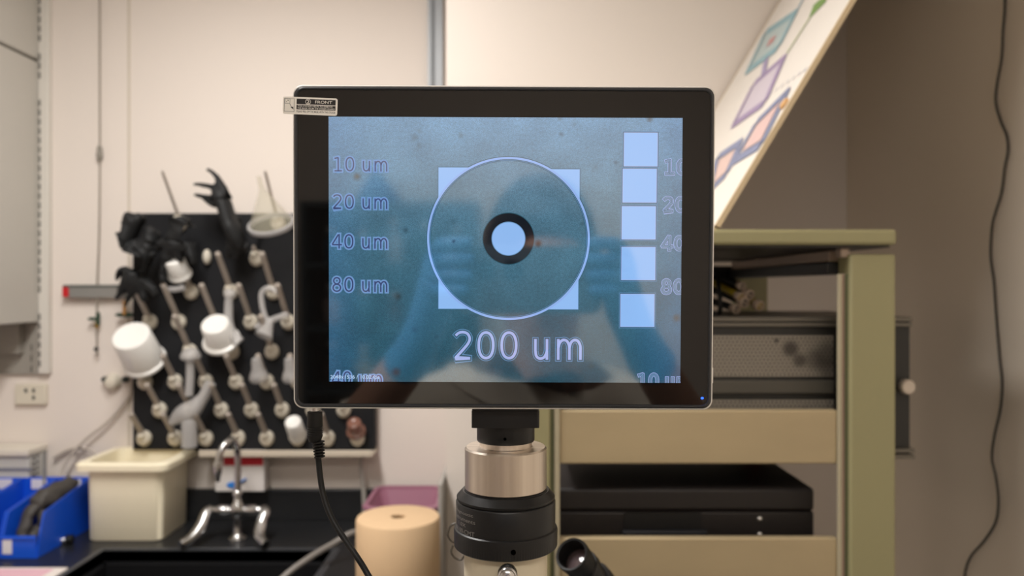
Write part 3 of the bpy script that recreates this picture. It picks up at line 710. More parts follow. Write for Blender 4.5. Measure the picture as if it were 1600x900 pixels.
def outline(q, w, mb=None, shrink=0):
    mb = mb or MB()
    for i in range(len(q)): stroke(mb, q[i], q[(i+1) % len(q)], w)
    return mb
def fillq(q, lift): return MB().poly([bp(x, y, lift) for x, y in q])
teal = [(1168, 112), (1196, 52), (1244, 20), (1217, 74)]; purp = [(1146, 196), (1178, 132), (1226, 90), (1196, 160)]
navy = [(1148, 252), (1182, 192), (1232, 142), (1190, 226)]; nav2 = [(1108, 300), (1122, 246), (1158, 222), (1136, 272)]
def cen(q, f=.55):
    cx = sum(p[0] for p in q)/4; cy = sum(p[1] for p in q)/4; return [(cx+(x-cx)*f, cy+(y-cy)*f) for x, y in q]
D = lambda nm, mb, rgb: obj(nm, mb, mat('ink_%d_%d_%d' % rgb, tuple(v*.91 for v in rgb), .6), t, smooth=0)
D('drawing_print', outline(teal, .026), (148, 184, 192)); D('drawing_print', fillq(cen(teal, .85), .0012), (190, 204, 202)); D('drawing_print', fillq(cen(teal, .22), .002), (204, 146, 142))
D('drawing_print', outline(purp, .022), (164, 144, 178)); D('drawing_print', fillq(cen(purp, .85), .0012), (214, 202, 212))
D('drawing_print', outline(navy, .022), (136, 142, 172)); D('drawing_print', fillq(cen(navy, .7), .0012), (226, 192, 186))
D('drawing_print', outline(nav2, .022), (140, 146, 176)); D('drawing_print', fillq(cen(nav2, .7), .0012), (226, 196, 186))
mb = MB(); stroke(mb, (1230, 84), (1266, 28), .014); D('drawing_print', mb, (196, 204, 160))
D('drawing_print', fillq([(1264, 30), (1272, 8), (1300, -16), (1290, 4)], .0012), (124, 158, 84))
mb = MB(); stroke(mb, (1244, 20), (1258, -6), .016); D('drawing_print', mb, (168, 196, 206))
mb = MB(); stroke(mb, (1193, 118), (1198, 92), .02); stroke(mb, (1186, 172), (1194, 158), .02); D('drawing_print', mb, (170, 156, 190))
mb = MB()
for a in range(7): stroke(mb, (1203+a*9, 150-a*6.2), (1207+a*9, 143-a*6.2), .006)
D('drawing_print', mb, (196, 196, 204))

# cable on the right wall
def on_right(px, py, dx=.006):
    X = XR-dx; Y = X*1200/(px-800); return Vector((X, Y, H + (450-py)/1200*Y))
pts = [on_right(*p) for p in ((1570, -60), (1570, 10), (1567, 50), (1565, 90), (1558, 130), (1556, 160), (1564, 190), (1573, 212), (1575, 235), (1570, 262), (1565, 300), (1556, 330), (1550, 355), (1548, 400), (1553, 440), (1557, 500), (1562, 560), (1566, 600), (1563, 640), (1554, 680), (1550, 715), (1556, 745), (1560, 780), (1556, 815), (1538, 845), (1518, 868), (1509, 890), (1507, 915), (1508, 950), (1510, 1000), (1510, 1080))]
pts.append(Vector((pts[-1].x, pts[-1].y, .4)))
t = thing('wall_cable', 'thin dark cable hanging in waves down the right wall', 'cable', (XR, 1.5, 1.0))
obj('cable', MB().tube(pts, .0022, 8), mat('cable_dark', (52, 50, 46), 0.6), t)

# ---------------------------------------------------------------- bench with the microscope
BZ = .90
t = thing('work_bench', 'grey work bench carrying the microscope, below the picture', 'bench', (0, .65, 0))
obj('top', MB().box(-.7, .7, .22, 1.10, BZ-.03, BZ), mat('bench_top', (92, 92, 92), 0.5), t, bev=.003)
for sx in (-.64, .64):
    for sy in (.27, 1.05): obj('leg', MB().box(sx-.02, sx+.02, sy-.02, sy+.02, 0, BZ-.03), M_grey, t, bev=.003)

AX, AY = -.0037, .455                       # axis of the camera port
A = lambda z: Vector((AX, AY, H+z))
t = thing('microscope', 'cream microscope whose camera port stands under the screen', 'microscope', (AX, .52, BZ))
obj('camera_port', MB().lathe(A(-.275), (0, 0, 1), [(.030, 0), (.0285, .01), (.0248, .014), (.0246, .1235)], 64), M_cream, t)
kn = obj('thumb_screw', MB().lathe(Vector((AX+.0012, AY-.0235, H-.1575)), (0, -1, 0), [(.0022, 0), (.0022, .006), (.0046, .0065)] + [(.0052, .007), (.0052, .013), (.0046, .0138), (.0040, .0136), (.0030, .0146), (.0005, .0149)], 40), M_chrome, t)
mb = MB()
for i in range(36):
    a = 2*PI*i/36; c = Vector((AX+.0012+.0052*math.cos(a), 0, H-.1575+.0052*math.sin(a)))
    mb.box(c.x-.00022, c.x+.00022, AY-.0365, AY-.0306, c.z-.00022, c.z+.00022)
obj('knurling', mb, M_chrome, kn, smooth=0)
obj('head', MB().loft([quad_ring(AX-.05, AX+.05, AY-.055, AY+.075, H+z, .03) for z in (-.355, -.35, -.285, -.275)]), M_cream, t, bev=.004)
for s in (-1, 1):
    a = Vector((AX+s*.032, AY+.03, H-.33)); d = Vector((0, 1, .3)).normalized()
    e = obj('eyepiece_tube', MB().lathe(a, d, [(.016, 0), (.016, .09), (.0145, .092), (.0145, .11)], 28), M_cream, t)
    obj('eyepiece', MB().lathe(a + d*.11, d, [(.016, 0), (.017, .004), (.017, .02), (.014, .024), (.010, .022)], 28), M_rubber, e)
obj('arm', MB().loft([quad_ring(AX-.03, AX+.03, AY-.055+dy, AY-.005+dy, z, .012) for z, dy in ((BZ+.05, -.02), (BZ+.2, -.03), (BZ+.30, -.02), (H-.355, 0))]), M_cream, t)
obj('base', MB().loft([quad_ring(AX-.10, AX+.10, AY-.10, AY+.20, z, .03) for z in (BZ, BZ+.005, BZ+.05, BZ+.055)]), M_cream, t, bev=.004)
obj('stage', MB().box(AX-.09, AX+.09, AY-.03, AY+.13, BZ+.20, BZ+.212), M_blk, t, bev=.003)
obj('condenser', MB().lathe((AX, AY+.05, BZ+.13), (0, 0, 1), [(.025, 0), (.03, .01), (.03, .05), (.02, .065)], 28), M_blk, t)
np_ = obj('nosepiece', MB().lathe((AX, AY+.04, H-.355), (0, .15, -1), [(.035, 0), (.04, .01), (.038, .022), (.02, .03)], 32), M_blk, t)
for k in range(3):
    a = 2*PI*k/3; c = Vector((AX+.02*math.cos(a), AY+.045+.02*math.sin(a), H-.38))
    obj('objective', MB().lathe(c, Vector((.35*math.cos(a), .35*math.sin(a), -1)), [(.011, 0), (.012, .02), (.012, .035), (.006, .05)], 20), M_chrome, np_)
for s in (-1, 1): obj('focus_knob', MB().lathe((AX+s*.03, AY-.04, BZ+.12), (s, 0, 0), [(.026, 0), (.026, .02), (.016, .022), (.016, .038)], 32), M_blk, t)
obj('wire_clip', MB().tube([P(712, 818, .60), P(704, 822, .60), P(700, 836, .60), P(706, 846, .60), P(715, 848, .60)], .0008, 8), mat('wire_grey', (74, 68, 60), .5), t)
obj('wire_clip', MB().tube([P(708, 852, .60), P(705, 862, .60), P(710, 871, .60), P(720, 875, .60), P(730, 872, .59), P(735, 960, .53), P(740, 1080, .49)], .0008, 8), mat('wire_grey', (74, 68, 60), .5), t)

# black and steel camera coupler
t = thing('camera_coupler', 'black and steel coupler ring stack between the screen and the microscope', 'camera adapter', A(-.152))
hb = .0193
obj('camera_block', MB().loft([quad_ring(AX-hb, AX+hb, AY-hb, AY+hb, H+z, .0015) for z in (-.0795, -.0790, -.0700, -.0699)] + [quad_ring(AX-hb+.0003, AX+hb-.0003, AY-hb+.0003, AY+hb-.0003, H+z, .0015) for z in (-.0697, -.060)]), M_blkm, t)
nk = obj('neck', MB().lathe(A(-.0904), (0, 0, 1), [(.0158, 0), (.0168, .0002), (.0171, .001), (.0171, .0112)], 64), M_blkm, t)
obj('set_screw', MB().lathe(Vector((AX-.0003, AY-.0171, H-.0862)), (0, -1, 0), [(.0009, -.001), (.0009, .0001), (.0005, .0001)], 12), mat('hole_black', (2, 2, 2), 1.0, spec=0), nk)
M_steel = mat('turned_steel', (216, 206, 196), 0.34, metal=1.0)
def paint_sheen(m):  # bands of reflected light around the collar, mixed into its base colour
    nt = m.node_tree; b = nt.nodes['Principled BSDF']
    tc = nt.nodes.new('ShaderNodeTexCoord'); sp = nt.nodes.new('ShaderNodeSeparateXYZ'); nt.links.new(tc.outputs['Object'], sp.inputs[0])
    at = nt.nodes.new('ShaderNodeMath'); at.operation = 'ARCTAN2'; nt.links.new(sp.outputs[0], at.inputs[0]); nt.links.new(sp.outputs[1], at.inputs[1])
    cb = nt.nodes.new('ShaderNodeCombineXYZ'); nt.links.new(at.outputs[0], cb.inputs[0])
    n = nt.nodes.new('ShaderNodeTexNoise'); n.inputs['Scale'].default_value = 3.2; n.inputs['Detail'].default_value = 3; nt.links.new(cb.outputs[0], n.inputs['Vector'])
    cr = nt.nodes.new('ShaderNodeValToRGB'); cr.color_ramp.elements[0].position = .3; cr.color_ramp.elements[1].position = .7
    cr.color_ramp.elements[0].color = lin(200, 188, 176); cr.color_ramp.elements[1].color = lin(228, 218, 206)
    nt.links.new(n.outputs['Fac'], cr.inputs[0]); nt.links.new(cr.outputs[0], b.inputs['Base Color'])
paint_sheen(M_steel)
obj('steel_collar', MB().lathe(A(-.1182), (0, 0, 1), [(.0235, 0), (.0242, .0007), (.0242, .0236), (.0233, .0246), (.0160, .0246), (.0156, .0250), (.0156, .0284)], 96), M_steel, t)
obj('flared_ring', MB().lathe(A(-.1243), (0, 0, 1), [(.0284, 0), (.0290, .0008), (.0290, .0018), (.0256, .0055), (.0247, .0056), (.0247, .0062)], 96), M_blkm, t)
sl = obj('sleeve', MB().lathe(A(-.1415), (0, 0, 1), [(.0292, 0), (.0294, .0160), (.0288, .0168), (.0282, .0172)], 96), M_blkm, t)
NK = 240; rings = []
def kr(r, z, amp): return [A(z) + Vector((math.cos(2*PI*i/NK), math.sin(2*PI*i/NK), 0))*(r + (amp if i % 2 else -amp)) for i in range(NK)]
rg = obj('knurled_ring', MB().loft([kr(.0255, -.1518, 0), kr(.0298, -.1518, 0), kr(.0304, -.1512, .00008), kr(.0306, -.1422, .00010), kr(.0303, -.1410, 0), kr(.0294, -.1404, 0), kr(.0286, -.1404, 0)]), M_blkm, t, smooth=25)
obj('screw_hole', MB().lathe(Vector((AX+.0044, AY-math.sqrt(.0306**2-.0044**2)+.0006, H-.1462)), (0.1, -1, 0), [(.0014, -.001), (.0014, .0012), (.0001, .0012)], 20), mat('hole_black', (2, 2, 2), 1.0, spec=0), rg)
# engraved lettering around the sleeve
mb = MB()
for s, py, h, a0, a1 in (('Diagnostic', 806, 6.2, -78, -38), ('instruments', 815, 5.8, -78, -35), ('1.0X', 823.5, 5.6, -66, -50), ('HR100-CMT', 834.5, 7.2, -78, -36)):
    vs, fs = text_fit(s, a0, a1, 0, 1)
    out = []
    for x, y in vs:
        th = math.radians(x); r = .02955
        ang = x; z = (450-py)/1200*(AY-r*math.cos(th)) + y*h/1200*.43
        # a line of text runs level around the ring
        z = -(py-4.5-450 + 4*(1-math.cos(math.radians(-36))))/1200*(AY-.0294*math.cos(math.radians(-45))) - .0022 + y*h/1200*.43
        out.append(Vector((AX + r*math.sin(th), AY - r*math.cos(th), H + z)))
    mb.add(out, fs)
obj('engraved_text', mb, mat('engraving', (128, 124, 120), 0.5), sl, smooth=0)

# second instrument behind: one black eyepiece
E0 = P(893, 866, .78); ED = Vector((.42, .55, -.60)).normalized()
t = thing('inspection_scope', 'black inspection eyepiece on a slanting tube at the bottom right of the coupler', 'eyepiece', (E0.x+.17, E0.y+.18, BZ))
obj('eye_cup', MB().lathe(E0, ED, [(.0150, .0), (.0172, -.001), (.0180, .002), (.0172, .012), (.0160, .022), (.0160, .026), (.0146, .026), (.0140, .020), (.0146, .006), (.0150, 0)], 40, False, False), M_rubber, t)
obj('lens', MB().lathe(E0 + ED*.017, ED, [(.0005, -.0015), (.006, -.001), (.0138, .001), (.0138, .003)], 32), mat('lens_glass', (96, 82, 84), 0.08, spec=.8), t)
ey = obj('eyepiece', MB().lathe(E0 + ED*.0255, ED, [(.0165, 0), (.0175, .001), (.0175, .010), (.0150, .012), (.0150, .03), (.0185, .032), (.0185, .047), (.0155, .05), (.0155, .16)], 40), M_blkm, t)
obj('clamp_screw', MB().lathe(E0 + ED*.034 + Vector((-.012, -.010, -.008)), Vector((-.7, -.5, -.5)), [(.004, 0), (.004, .006), (.006, .007), (.006, .012), (.003, .013)], 16), M_blkm, ey)
q = E0 + ED*.175
obj('scope_head', MB().ball(q + Vector((0, 0, -.01)), .04, .04, .035), M_blkm, t)
obj('column', MB().cyl((q.x, q.y, BZ+.02), q, .014), M_blkm, t)
obj('foot', MB().loft([quad_ring(q.x-.07, q.x+.07, q.y-.08, q.y+.06, z, .02) for z in (BZ, BZ+.003, BZ+.022, BZ+.025)]), M_blkm, t)

# ---------------------------------------------------------------- the screen
TILT, ROLL = math.radians(1.4), math.radians(.22)
VV = Vector((0, -math.sin(TILT), math.cos(TILT))); NN = Vector((0, -math.cos(TILT), -math.sin(TILT)))
UU = Vector((1, 0, 0)); c_, s_ = math.cos(ROLL), math.sin(ROLL)
UU, VV = UU*c_ - VV*s_, VV*c_ + UU*s_
O = Vector((-.0047, .42695, H+.0221))
def T(u, v, n=0): return O + UU*u + VV*v + NN*n
def uv(px, py):
    d = Vector(((px-800)/1200, 1, (450-py)/1200)); c = Vector((0, 0, H))
    k = (O-c).dot(NN)/d.dot(NN); p = c + d*k - O
    return p.dot(UU), p.dot(VV)
def rr(wd, h, r, n, z, k=10):
    out = []
    for cx, cy, a in ((wd-r, h-r, 0), (-wd+r, h-r, 90), (-wd+r, -h+r, 180), (wd-r, -h+r, 270)):
        for i in range(k+1):
            t = math.radians(a + 90*i/k); out.append(T(cx + r*math.cos(t), cy + r*math.sin(t), z))
    return out
BWH, BHH = .1172, .0900
mon = thing('tablet_screen', 'black framed flat screen on the microscope showing a 200 um calibration circle', 'screen', T(0, -BHH, -.008))
M_alu = mat('casing_aluminium', (236, 232, 226), 0.4, metal=.3)
obj('casing', MB().loft([rr(BWH-.004, BHH-.004, .004, 0, -.014), rr(BWH-.001, BHH-.001, .005, 0, -.0125), rr(BWH, BHH, .0055, 0, -.010), rr(BWH, BHH, .0055, 0, -.0012), rr(BWH-.0003, BHH-.0003, .0054, 0, -.0003), rr(BWH-.0008, BHH-.0008, .0052, 0, 0), rr(BWH-.0011, BHH-.0011, .005, 0, -.0003)]), M_alu, mon, smooth=30)
obj('front_rim', MB().loft([rr(BWH-.0010, BHH-.0010, .005, 0, -.0006), rr(BWH-.0010, BHH-.0010, .005, 0, .0001), rr(BWH-.0021, BHH-.0021, .0046, 0, .0009), rr(BWH-.0026, BHH-.0026, .004, 0, .0008), rr(BWH-.0030, BHH-.0030, .0038, 0, .0002), rr(BWH-.0030, BHH-.0030, .0038, 0, -.0006)], False, False), mat('rim_black', (48, 49, 52), 0.3), mon, smooth=30)
M_bezel = mat('bezel_glass', (17, 16, 16), 0.035, ior=1.6, spec=.5)
gl = obj('front_glass', MB().loft([rr(BWH-.0031, BHH-.0031, .0037, 0, -.0008), rr(BWH-.0031, BHH-.0031, .0037, 0, .0003)]), M_bezel, mon, smooth=0)
# side button and ports
u_, v_ = uv(1116, 588)
obj('side_button', MB().add([T(BWH+a, v_+b, c) for a in (-.001, .0009) for b in (-.0045, .0045) for c in (-.007, -.003)], [[0,1,3,2],[4,6,7,5],[0,2,6,4],[1,5,7,3],[0,4,5,1],[2,3,7,6]]), M_alu, mon, bev=.0004)
u_, v_ = uv(1097, 622)
obj('status_light', MB().loft([[T(u_+.0009*math.cos(a)*s, v_+.0007*math.sin(a)*s, z) for a in [2*PI*i/16 for i in range(16)]] for s, z in ((1, .0002), (.9, .00045))]), mat('led_blue', (10, 20, 90), 0.2, emit=(40, 90, 255), strength=3.0), mon)
# the mounting foot behind, joining screen and coupler
obj('mount_bracket', MB().box(AX-.017, AX+.017, T(0, -.07, -.0135).y, AY+.017, H-.0600, H-.02), M_blkm, mon, bev=.002)

# --- the picture the screen shows
REF = 2.9
def screen_mat(name, rgb, k=1.0):
    m = mat('screen_' + name, (6, 7, 8), 0.06, ior=REF, emit=rgb, strength=k); return m
def background():
    m = bpy.data.materials.new('screen_background'); m.use_nodes = True; nt = m.node_tree; b = nt.nodes['Principled BSDF']
    b.inputs['Base Color'].default_value = lin(6, 7, 8); b.inputs['Roughness'].default_value = .06; b.inputs['IOR'].default_value = REF
    uvn = nt.nodes.new('ShaderNodeUVMap'); uvn.uv_map = 'uv'; src = uvn.outputs[0]
    def mixc(f, a, c, mode='MIX'):
        x = nt.nodes.new('ShaderNodeMix'); x.data_type = 'RGBA'; x.blend_type = mode
        for i, v in ((0, f), (6, a), (7, c)):
            if isinstance(v, tuple) or isinstance(v, (int, float)): x.inputs[i].default_value = v
            else: nt.links.new(v, x.inputs[i])
        return x.outputs[2]
    sp = nt.nodes.new('ShaderNodeSeparateXYZ'); nt.links.new(src, sp.inputs[0])
    mr = nt.nodes.new('ShaderNodeMapRange'); mr.inputs[1].default_value = -.75; mr.inputs[2].default_value = .75; nt.links.new(sp.outputs[1], mr.inputs[0])
    rp = nt.nodes.new('ShaderNodeValToRGB'); e = rp.color_ramp.elements
    e[0].position = 0; e[0].color = lin(32, 72, 88); e[1].position = 1; e[1].color = lin(108, 148, 182)
    for ps, cc in ((.5, (64, 104, 124)), (.7, (84, 120, 142))): q_ = e.new(ps); q_.color = lin(cc)
    nt.links.new(mr.outputs[0], rp.inputs[0]); col = rp.outputs[0]
    # bluish glow along the left and right borders of the live picture
    ab = nt.nodes.new('ShaderNodeMath'); ab.operation = 'ABSOLUTE'; nt.links.new(sp.outputs[0], ab.inputs[0])
    m2 = nt.nodes.new('ShaderNodeMapRange'); m2.inputs[1].default_value = .72; m2.inputs[2].default_value = 1.02; m2.inputs[4].default_value = .2; nt.links.new(ab.outputs[0], m2.inputs[0])
    col = mixc(m2.outputs[0], col, lin(66, 116, 180))
    for sc, am in ((220, .34), (60, .12), (4, .16)):
        n = nt.nodes.new('ShaderNodeTexNoise'); n.inputs['Scale'].default_value = sc; n.inputs['Detail'].default_value = 2; nt.links.new(src, n.inputs['Vector'])
        r = nt.nodes.new('ShaderNodeMapRange'); r.inputs[1].default_value = .3; r.inputs[2].default_value = .7; r.inputs[3].default_value = 1-am; r.inputs[4].default_value = 1+am
        nt.links.new(n.outputs['Fac'], r.inputs[0]); col = mixc(1.0, col, r.outputs[0], 'MULTIPLY')
    for px, py, rd, st, c in ((558, 276, 8, .75, (84, 74, 48)), (841, 381, 8, .9, (40, 26, 12)), (619, 581, 10, .95, (56, 40, 22)), (622, 463, 8, .7, (30, 40, 44)), (709, 377, 4, .95, (14, 24, 34)),
                              (648, 215, 8, .4, (64, 80, 84)), (655, 228, 6, .35, (64, 80, 84)), (720, 212, 7, .45, (64, 80, 84)), (877, 210, 5, .6, (50, 70, 84)), (962, 254, 5, .6, (50, 70, 84)), (1015, 186, 7, .7, (60, 52, 30)),
                              (634, 359, 7, .55, (36, 60, 74)), (648, 515, 7, .6, (36, 60, 74)), (682, 526, 5, .5, (36, 60, 74)), (941, 510, 8, .45, (36, 70, 80)), (924, 572, 7, .5, (50, 70, 74)), (1057, 497, 9, .7, (74, 60, 40)),
                              (708, 347, 7, .35, (40, 66, 80)), (897, 194, 6, .25, (50, 70, 84)), (930, 262, 8, .25, (60, 80, 90)), (598, 400, 5, .4, (40, 70, 84)), (683, 406, 5, .5, (40, 66, 80)), (950, 525, 5, .4, (40, 66, 80)), (875, 186, 5, .4, (60, 60, 60)), (910, 350, 5, .35, (40, 66, 80)), (655, 205, 5, .3, (70, 80, 80))):
        u, v = uv(px, py)
        ds = nt.nodes.new('ShaderNodeVectorMath'); ds.operation = 'DISTANCE'; nt.links.new(src, ds.inputs[0]); ds.inputs[1].default_value = (u/.1, v/.1, 0)
        r = nt.nodes.new('ShaderNodeMapRange'); r.inputs[1].default_value = 0; r.inputs[2].default_value = rd*1.15/1200*.427/.1; r.inputs[3].default_value = st; r.inputs[4].default_value = 0; r.interpolation_type = 'SMOOTHSTEP'
        nt.links.new(ds.outputs['Value'], r.inputs[0]); col = mixc(r.outputs[0], col, lin(c))
    nt.links.new(col, b.inputs['Emission Color']); b.inputs['Emission Strength'].default_value = 1.0
    return m
SL = (-.0975, .0990); SB = (-.0746, .0728)
a = uv(514, 183); b = uv(1062, 597); c = uv(514, 597); d = uv(1067, 184)
SL = ((a[0]+c[0])/2, (b[0]+d[0])/2); SB = ((b[1]+c[1])/2, (a[1]+d[1])/2)
LAY = [.00036]
class Scr:
    """flat shapes on the glass, each cut off at the border of the picture"""
    def __init__(s): s.v = []; s.f = []; s.m = []
    def add(s, vs, fs, mi, lay):
        bm = bmesh.new(); bv = [bm.verts.new((x, y, 0)) for x, y in vs]
        for f in fs:
            try: bm.faces.new([bv[i] for i in f])
            except ValueError: pass
        for co, no in (((SL[0], 0, 0), (-1, 0, 0)), ((SL[1], 0, 0), (1, 0, 0)), ((0, SB[0], 0), (0, -1, 0)), ((0, SB[1], 0), (0, 1, 0))):
            bmesh.ops.bisect_plane(bm, geom=bm.verts[:]+bm.edges[:]+bm.faces[:], plane_co=co, plane_no=no, clear_outer=True)
        bm.verts.index_update(); k = len(s.v)
        s.v += [(v.co.x, v.co.y, LAY[0] + lay*.00003) for v in bm.verts]
        for f in bm.faces:
            s.f.append([v.index + k for v in f.verts]); s.m.append(mi)
        bm.free()
S = Scr()
smats = [background(), screen_mat('white', (142, 184, 238), 1.0), screen_mat('halo', (100, 142, 186)), screen_mat('lavender', (160, 176, 228)),
         screen_mat('stroke', (58, 70, 110)), screen_mat('dark', (12, 20, 30)), screen_mat('teal', (36, 80, 98)), screen_mat('caption', (176, 204, 236)), screen_mat('core', (112, 148, 200)), screen_mat('ring', (140, 174, 232)), screen_mat('rim', (120, 150, 190))]
BG, WH, HALO, LAV, STK, DRK, TEAL, CAP, CORE, RING, RIM = range(11)
# background as a fine grid so that it carries the UVs
S.add([(SL[0], SB[0]), (SL[1], SB[0]), (SL[1], SB[1]), (SL[0], SB[1])], [[0, 1, 2, 3]], BG, 0)
cxu = uv(794.5, 373); kpx = .427/1200
def disc(r0, r1, mi, lay, n=160, c=cxu, sy=1.0):
    vs = []; fs = []
    for i in range(n):
        a = 2*PI*i/n; vs += [(c[0]+r0*math.cos(a), c[1]+r0*math.sin(a)*sy), (c[0]+r1*math.cos(a), c[1]+r1*math.sin(a)*sy)]
    for i in range(n): j = (i+1) % n; fs.append([2*i, 2*i+1, 2*j+1, 2*j])
    if r0 < 1e-6: vs = [(c[0]+r1*math.cos(2*PI*i/n), c[1]+r1*math.sin(2*PI*i/n)*sy) for i in range(n)]; fs = [list(range(n))]
    S.add(vs, fs, mi, lay)
R0 = 126.6*kpx
# the four corners that stick out of the circle
A_, B_, C_, D_ = uv(685.5, 262), uv(905.5, 265), uv(903, 483), uv(685.5, 482)
def corner(P_, nx, ny, grow=0, mi=WH, lay=3):
    # polygon between the corner and the arc
    cx, cy = cxu; x, y = P_[0]+nx*grow, P_[1]+ny*grow
    dx, dy = abs(x-cx), abs(y-cy); Rr = R0-.4*kpx
    a0 = math.atan2(math.sqrt(max(0, Rr*Rr-dx*dx)), dx); a1 = math.atan2(dy, math.sqrt(max(0, Rr*Rr-dy*dy)))
    pts = [(x, y)] + [(cx+nx*Rr*math.cos(a0+(a1-a0)*i/20), cy+ny*Rr*math.sin(a0+(a1-a0)*i/20)) for i in range(21)]
    S.add(pts, [[0, i+1, i+2] for i in range(20)], mi, lay)
for P_, nx, ny in ((A_, -1, 1), (B_, 1, 1), (C_, 1, -1), (D_, -1, -1)):
    corner(P_, nx, ny, 1.6*kpx, TEAL, 1); corner(P_, nx, ny, .9*kpx, HALO, 2); corner(P_, nx, ny, 0)
disc(R0-5.8*kpx, R0+1.6*kpx, TEAL, 1); disc(R0-4.9*kpx, R0-4.2*kpx, HALO, 5); disc(R0-3.1*kpx, R0+.5*kpx, RING, 4)
disc(0, 39.6*kpx, DRK, 3, sy=1.0); disc(0, 26.6*kpx, HALO, 4); disc(0, 25.4*kpx, WH, 5)
disc(39.6*kpx, 40.8*kpx, TEAL, 2)
# the squares
for (x0, y0, x1, y1) in ((975, 208, 1027, 259.5), (973, 264.5, 1025.5, 316), (971.5, 323, 1024, 373.5), (971, 386.5, 1023.5, 437), (969.5, 460, 1022, 510)):
    p0, p1 = uv(x0, y1), uv(x1, y0)
    for g, mi, ly in ((2.6, HALO, 1), (1.9, TEAL, 2), (.8, LAV, 3), (0, WH, 4)):
        k = g*kpx; r = 2*kpx
        q = [(p0[0]-k, p0[1]-k), (p1[0]+k, p0[1]-k), (p1[0]+k, p1[1]+k), (p0[0]-k, p1[1]+k)]
        S.add(q, [[0, 1, 2, 3]], mi, ly)
def ell(cx, cy, rx, ry, a0=0, a1=360, n=30, e=2.25):
    out = []
    for i in range(n+1):
        t = math.radians(a0+(a1-a0)*i/n); c, q = math.cos(t), math.sin(t)
        out.append((cx+rx*math.copysign(abs(c)**(2/e), c), cy+ry*math.copysign(abs(q)**(2/e), q)))
    return out
def sm(p):
    return [(q.x, q.y) for q in spline([Vector((x, y, 0)) for x, y in p], 6)]
ARCH = lambda x, w: sm([(x, .42), (x+w*.14, .60), (x+w*.42, .69), (x+w*.76, .66), (x+w*.96, .52), (x+w, .40)])
GLY = {  # centre lines of the characters (cap height 1) and the advance
    '0': ([ell(.435, .5, .275, .445)], .87),
    '1': ([[(.45, 0), (.45, .97)], [(.45, .95), (.17, .88)], [(.17, .045), (.73, .045)]], .87),
    '2': ([sm([(.15, .83), (.27, .925), (.43, .955), (.60, .90), (.685, .74), (.63, .57), (.44, .35), (.15, .06)]) + [(.15, .045), (.71, .045)]], .87),
    '4': ([[(.55, .97), (.10, .28)], [(.10, .27), (.80, .27)], [(.60, 1.0), (.60, 0)]], .87),
    '8': ([ell(.435, .745, .225, .205, e=2), ell(.435, .28, .27, .235, e=2)], .87),
    'u': ([[(.13, .73), (.13, .32)] + sm([(.13, .32), (.17, .13), (.30, .045), (.46, .09), (.55, .24), (.57, .34)]), [(.57, 0), (.57, .73)]], .87),
    'm': ([[(.13, 0), (.13, .73)], ARCH(.13, .42) + [(.55, 0)], ARCH(.55, .42) + [(.97, 0)]], 1.34), ' ': ([], .44)}
def label_text(s, x0, x1, ytop, ybase, style):
    p0, p1 = uv(x0, ybase), uv(x1, ytop)
    w0 = .05; tot = sum(GLY[c][1] for c in s[:-1]) + 1.02 - .08
    sy = p1[1]-p0[1]; sx = (p1[0]-p0[0])/tot
    layers = {'soft': ((.150, HALO), (.115, CORE), (.046, STK)), 'thin': ((.135, LAV), (.098, TEAL), (.060, RIM), (.018, TEAL)),
              'big': ((.108, HALO), (.086, TEAL), (.048, LAV))}[style]
    x = -.08
    for c in s:
        for k, (hw, mi) in enumerate(layers):
            for line in GLY[c][0]:
                closed = line[0] == line[-1] or (abs(line[0][0]-line[-1][0]) < 1e-6 and abs(line[0][1]-line[-1][1]) < 1e-6)
                pts = [Vector((a*sx/sy + x*sx/sy, b)) for a, b in line]; n = len(pts)
                vs = []; fs = []
                for i, p in enumerate(pts):
                    if closed: d = pts[(i+1) % (n-1)] - pts[(i-1) % (n-1)]
                    else: d = pts[min(i+1, n-1)] - pts[max(i-1, 0)]
                    a_ = pts[i]-pts[i-1] if i else d; b_ = pts[i+1]-pts[i] if i < n-1 else d
                    if d.length < 1e-9: d = b_
                    d.normalize(); nn = Vector((-d.y, d.x))
                    ext = (hw-w0)*(1 if True else 0)
                    q = p.copy()
                    if not closed and i == 0: q -= d*ext
                    if not closed and i == n-1: q += d*ext
                    cosh = 1.0
                    if 0 < i < n-1 and a_.length > 1e-9 and b_.length > 1e-9: cosh = max(.6, abs(a_.normalized().dot(d)))
                    vs += [q + nn*hw/cosh, q - nn*hw/cosh]
                for i in range(n-1): fs.append([2*i, 2*i+1, 2*i+3, 2*i+2])
                S.add([(p0[0] + v.x*sy, p0[1] + v.y*sy) for v in vs], fs, mi, 6+k)
        x += GLY[c][1]
for s, yt, yb, x0 in (('10 um', 245.5, 268, 521), ('20 um', 304, 326.5, 520), ('40 um', 366, 388.5, 519), ('80 um', 433, 456, 519)):
    label_text(s, x0, 605.5, yt, yb, 'soft')
label_text('40 um', 519, 597, 580, 602, 'soft')
for s, yt, yb, x0 in (('10 um', 250, 272.5, 1038), ('20 um', 308.5, 331, 1036), ('40 um', 369.5, 391, 1034), ('80 um', 437, 459, 1033)):
    label_text(s, x0, x0+88, yt, yb, 'thin')
label_text('10 um', 996, 1078, 584, 606, 'thin')
label_text('200 um', 709, 909, 517.5, 561.5, 'big')
p0, p1 = uv(516.5, 593), uv(593, 586)
vs, fs = text_fit('2048x1536 / 10.02 fps', p0[0], p1[0], p0[1], p1[1], .008); S.add(vs, fs, CAP, 12)

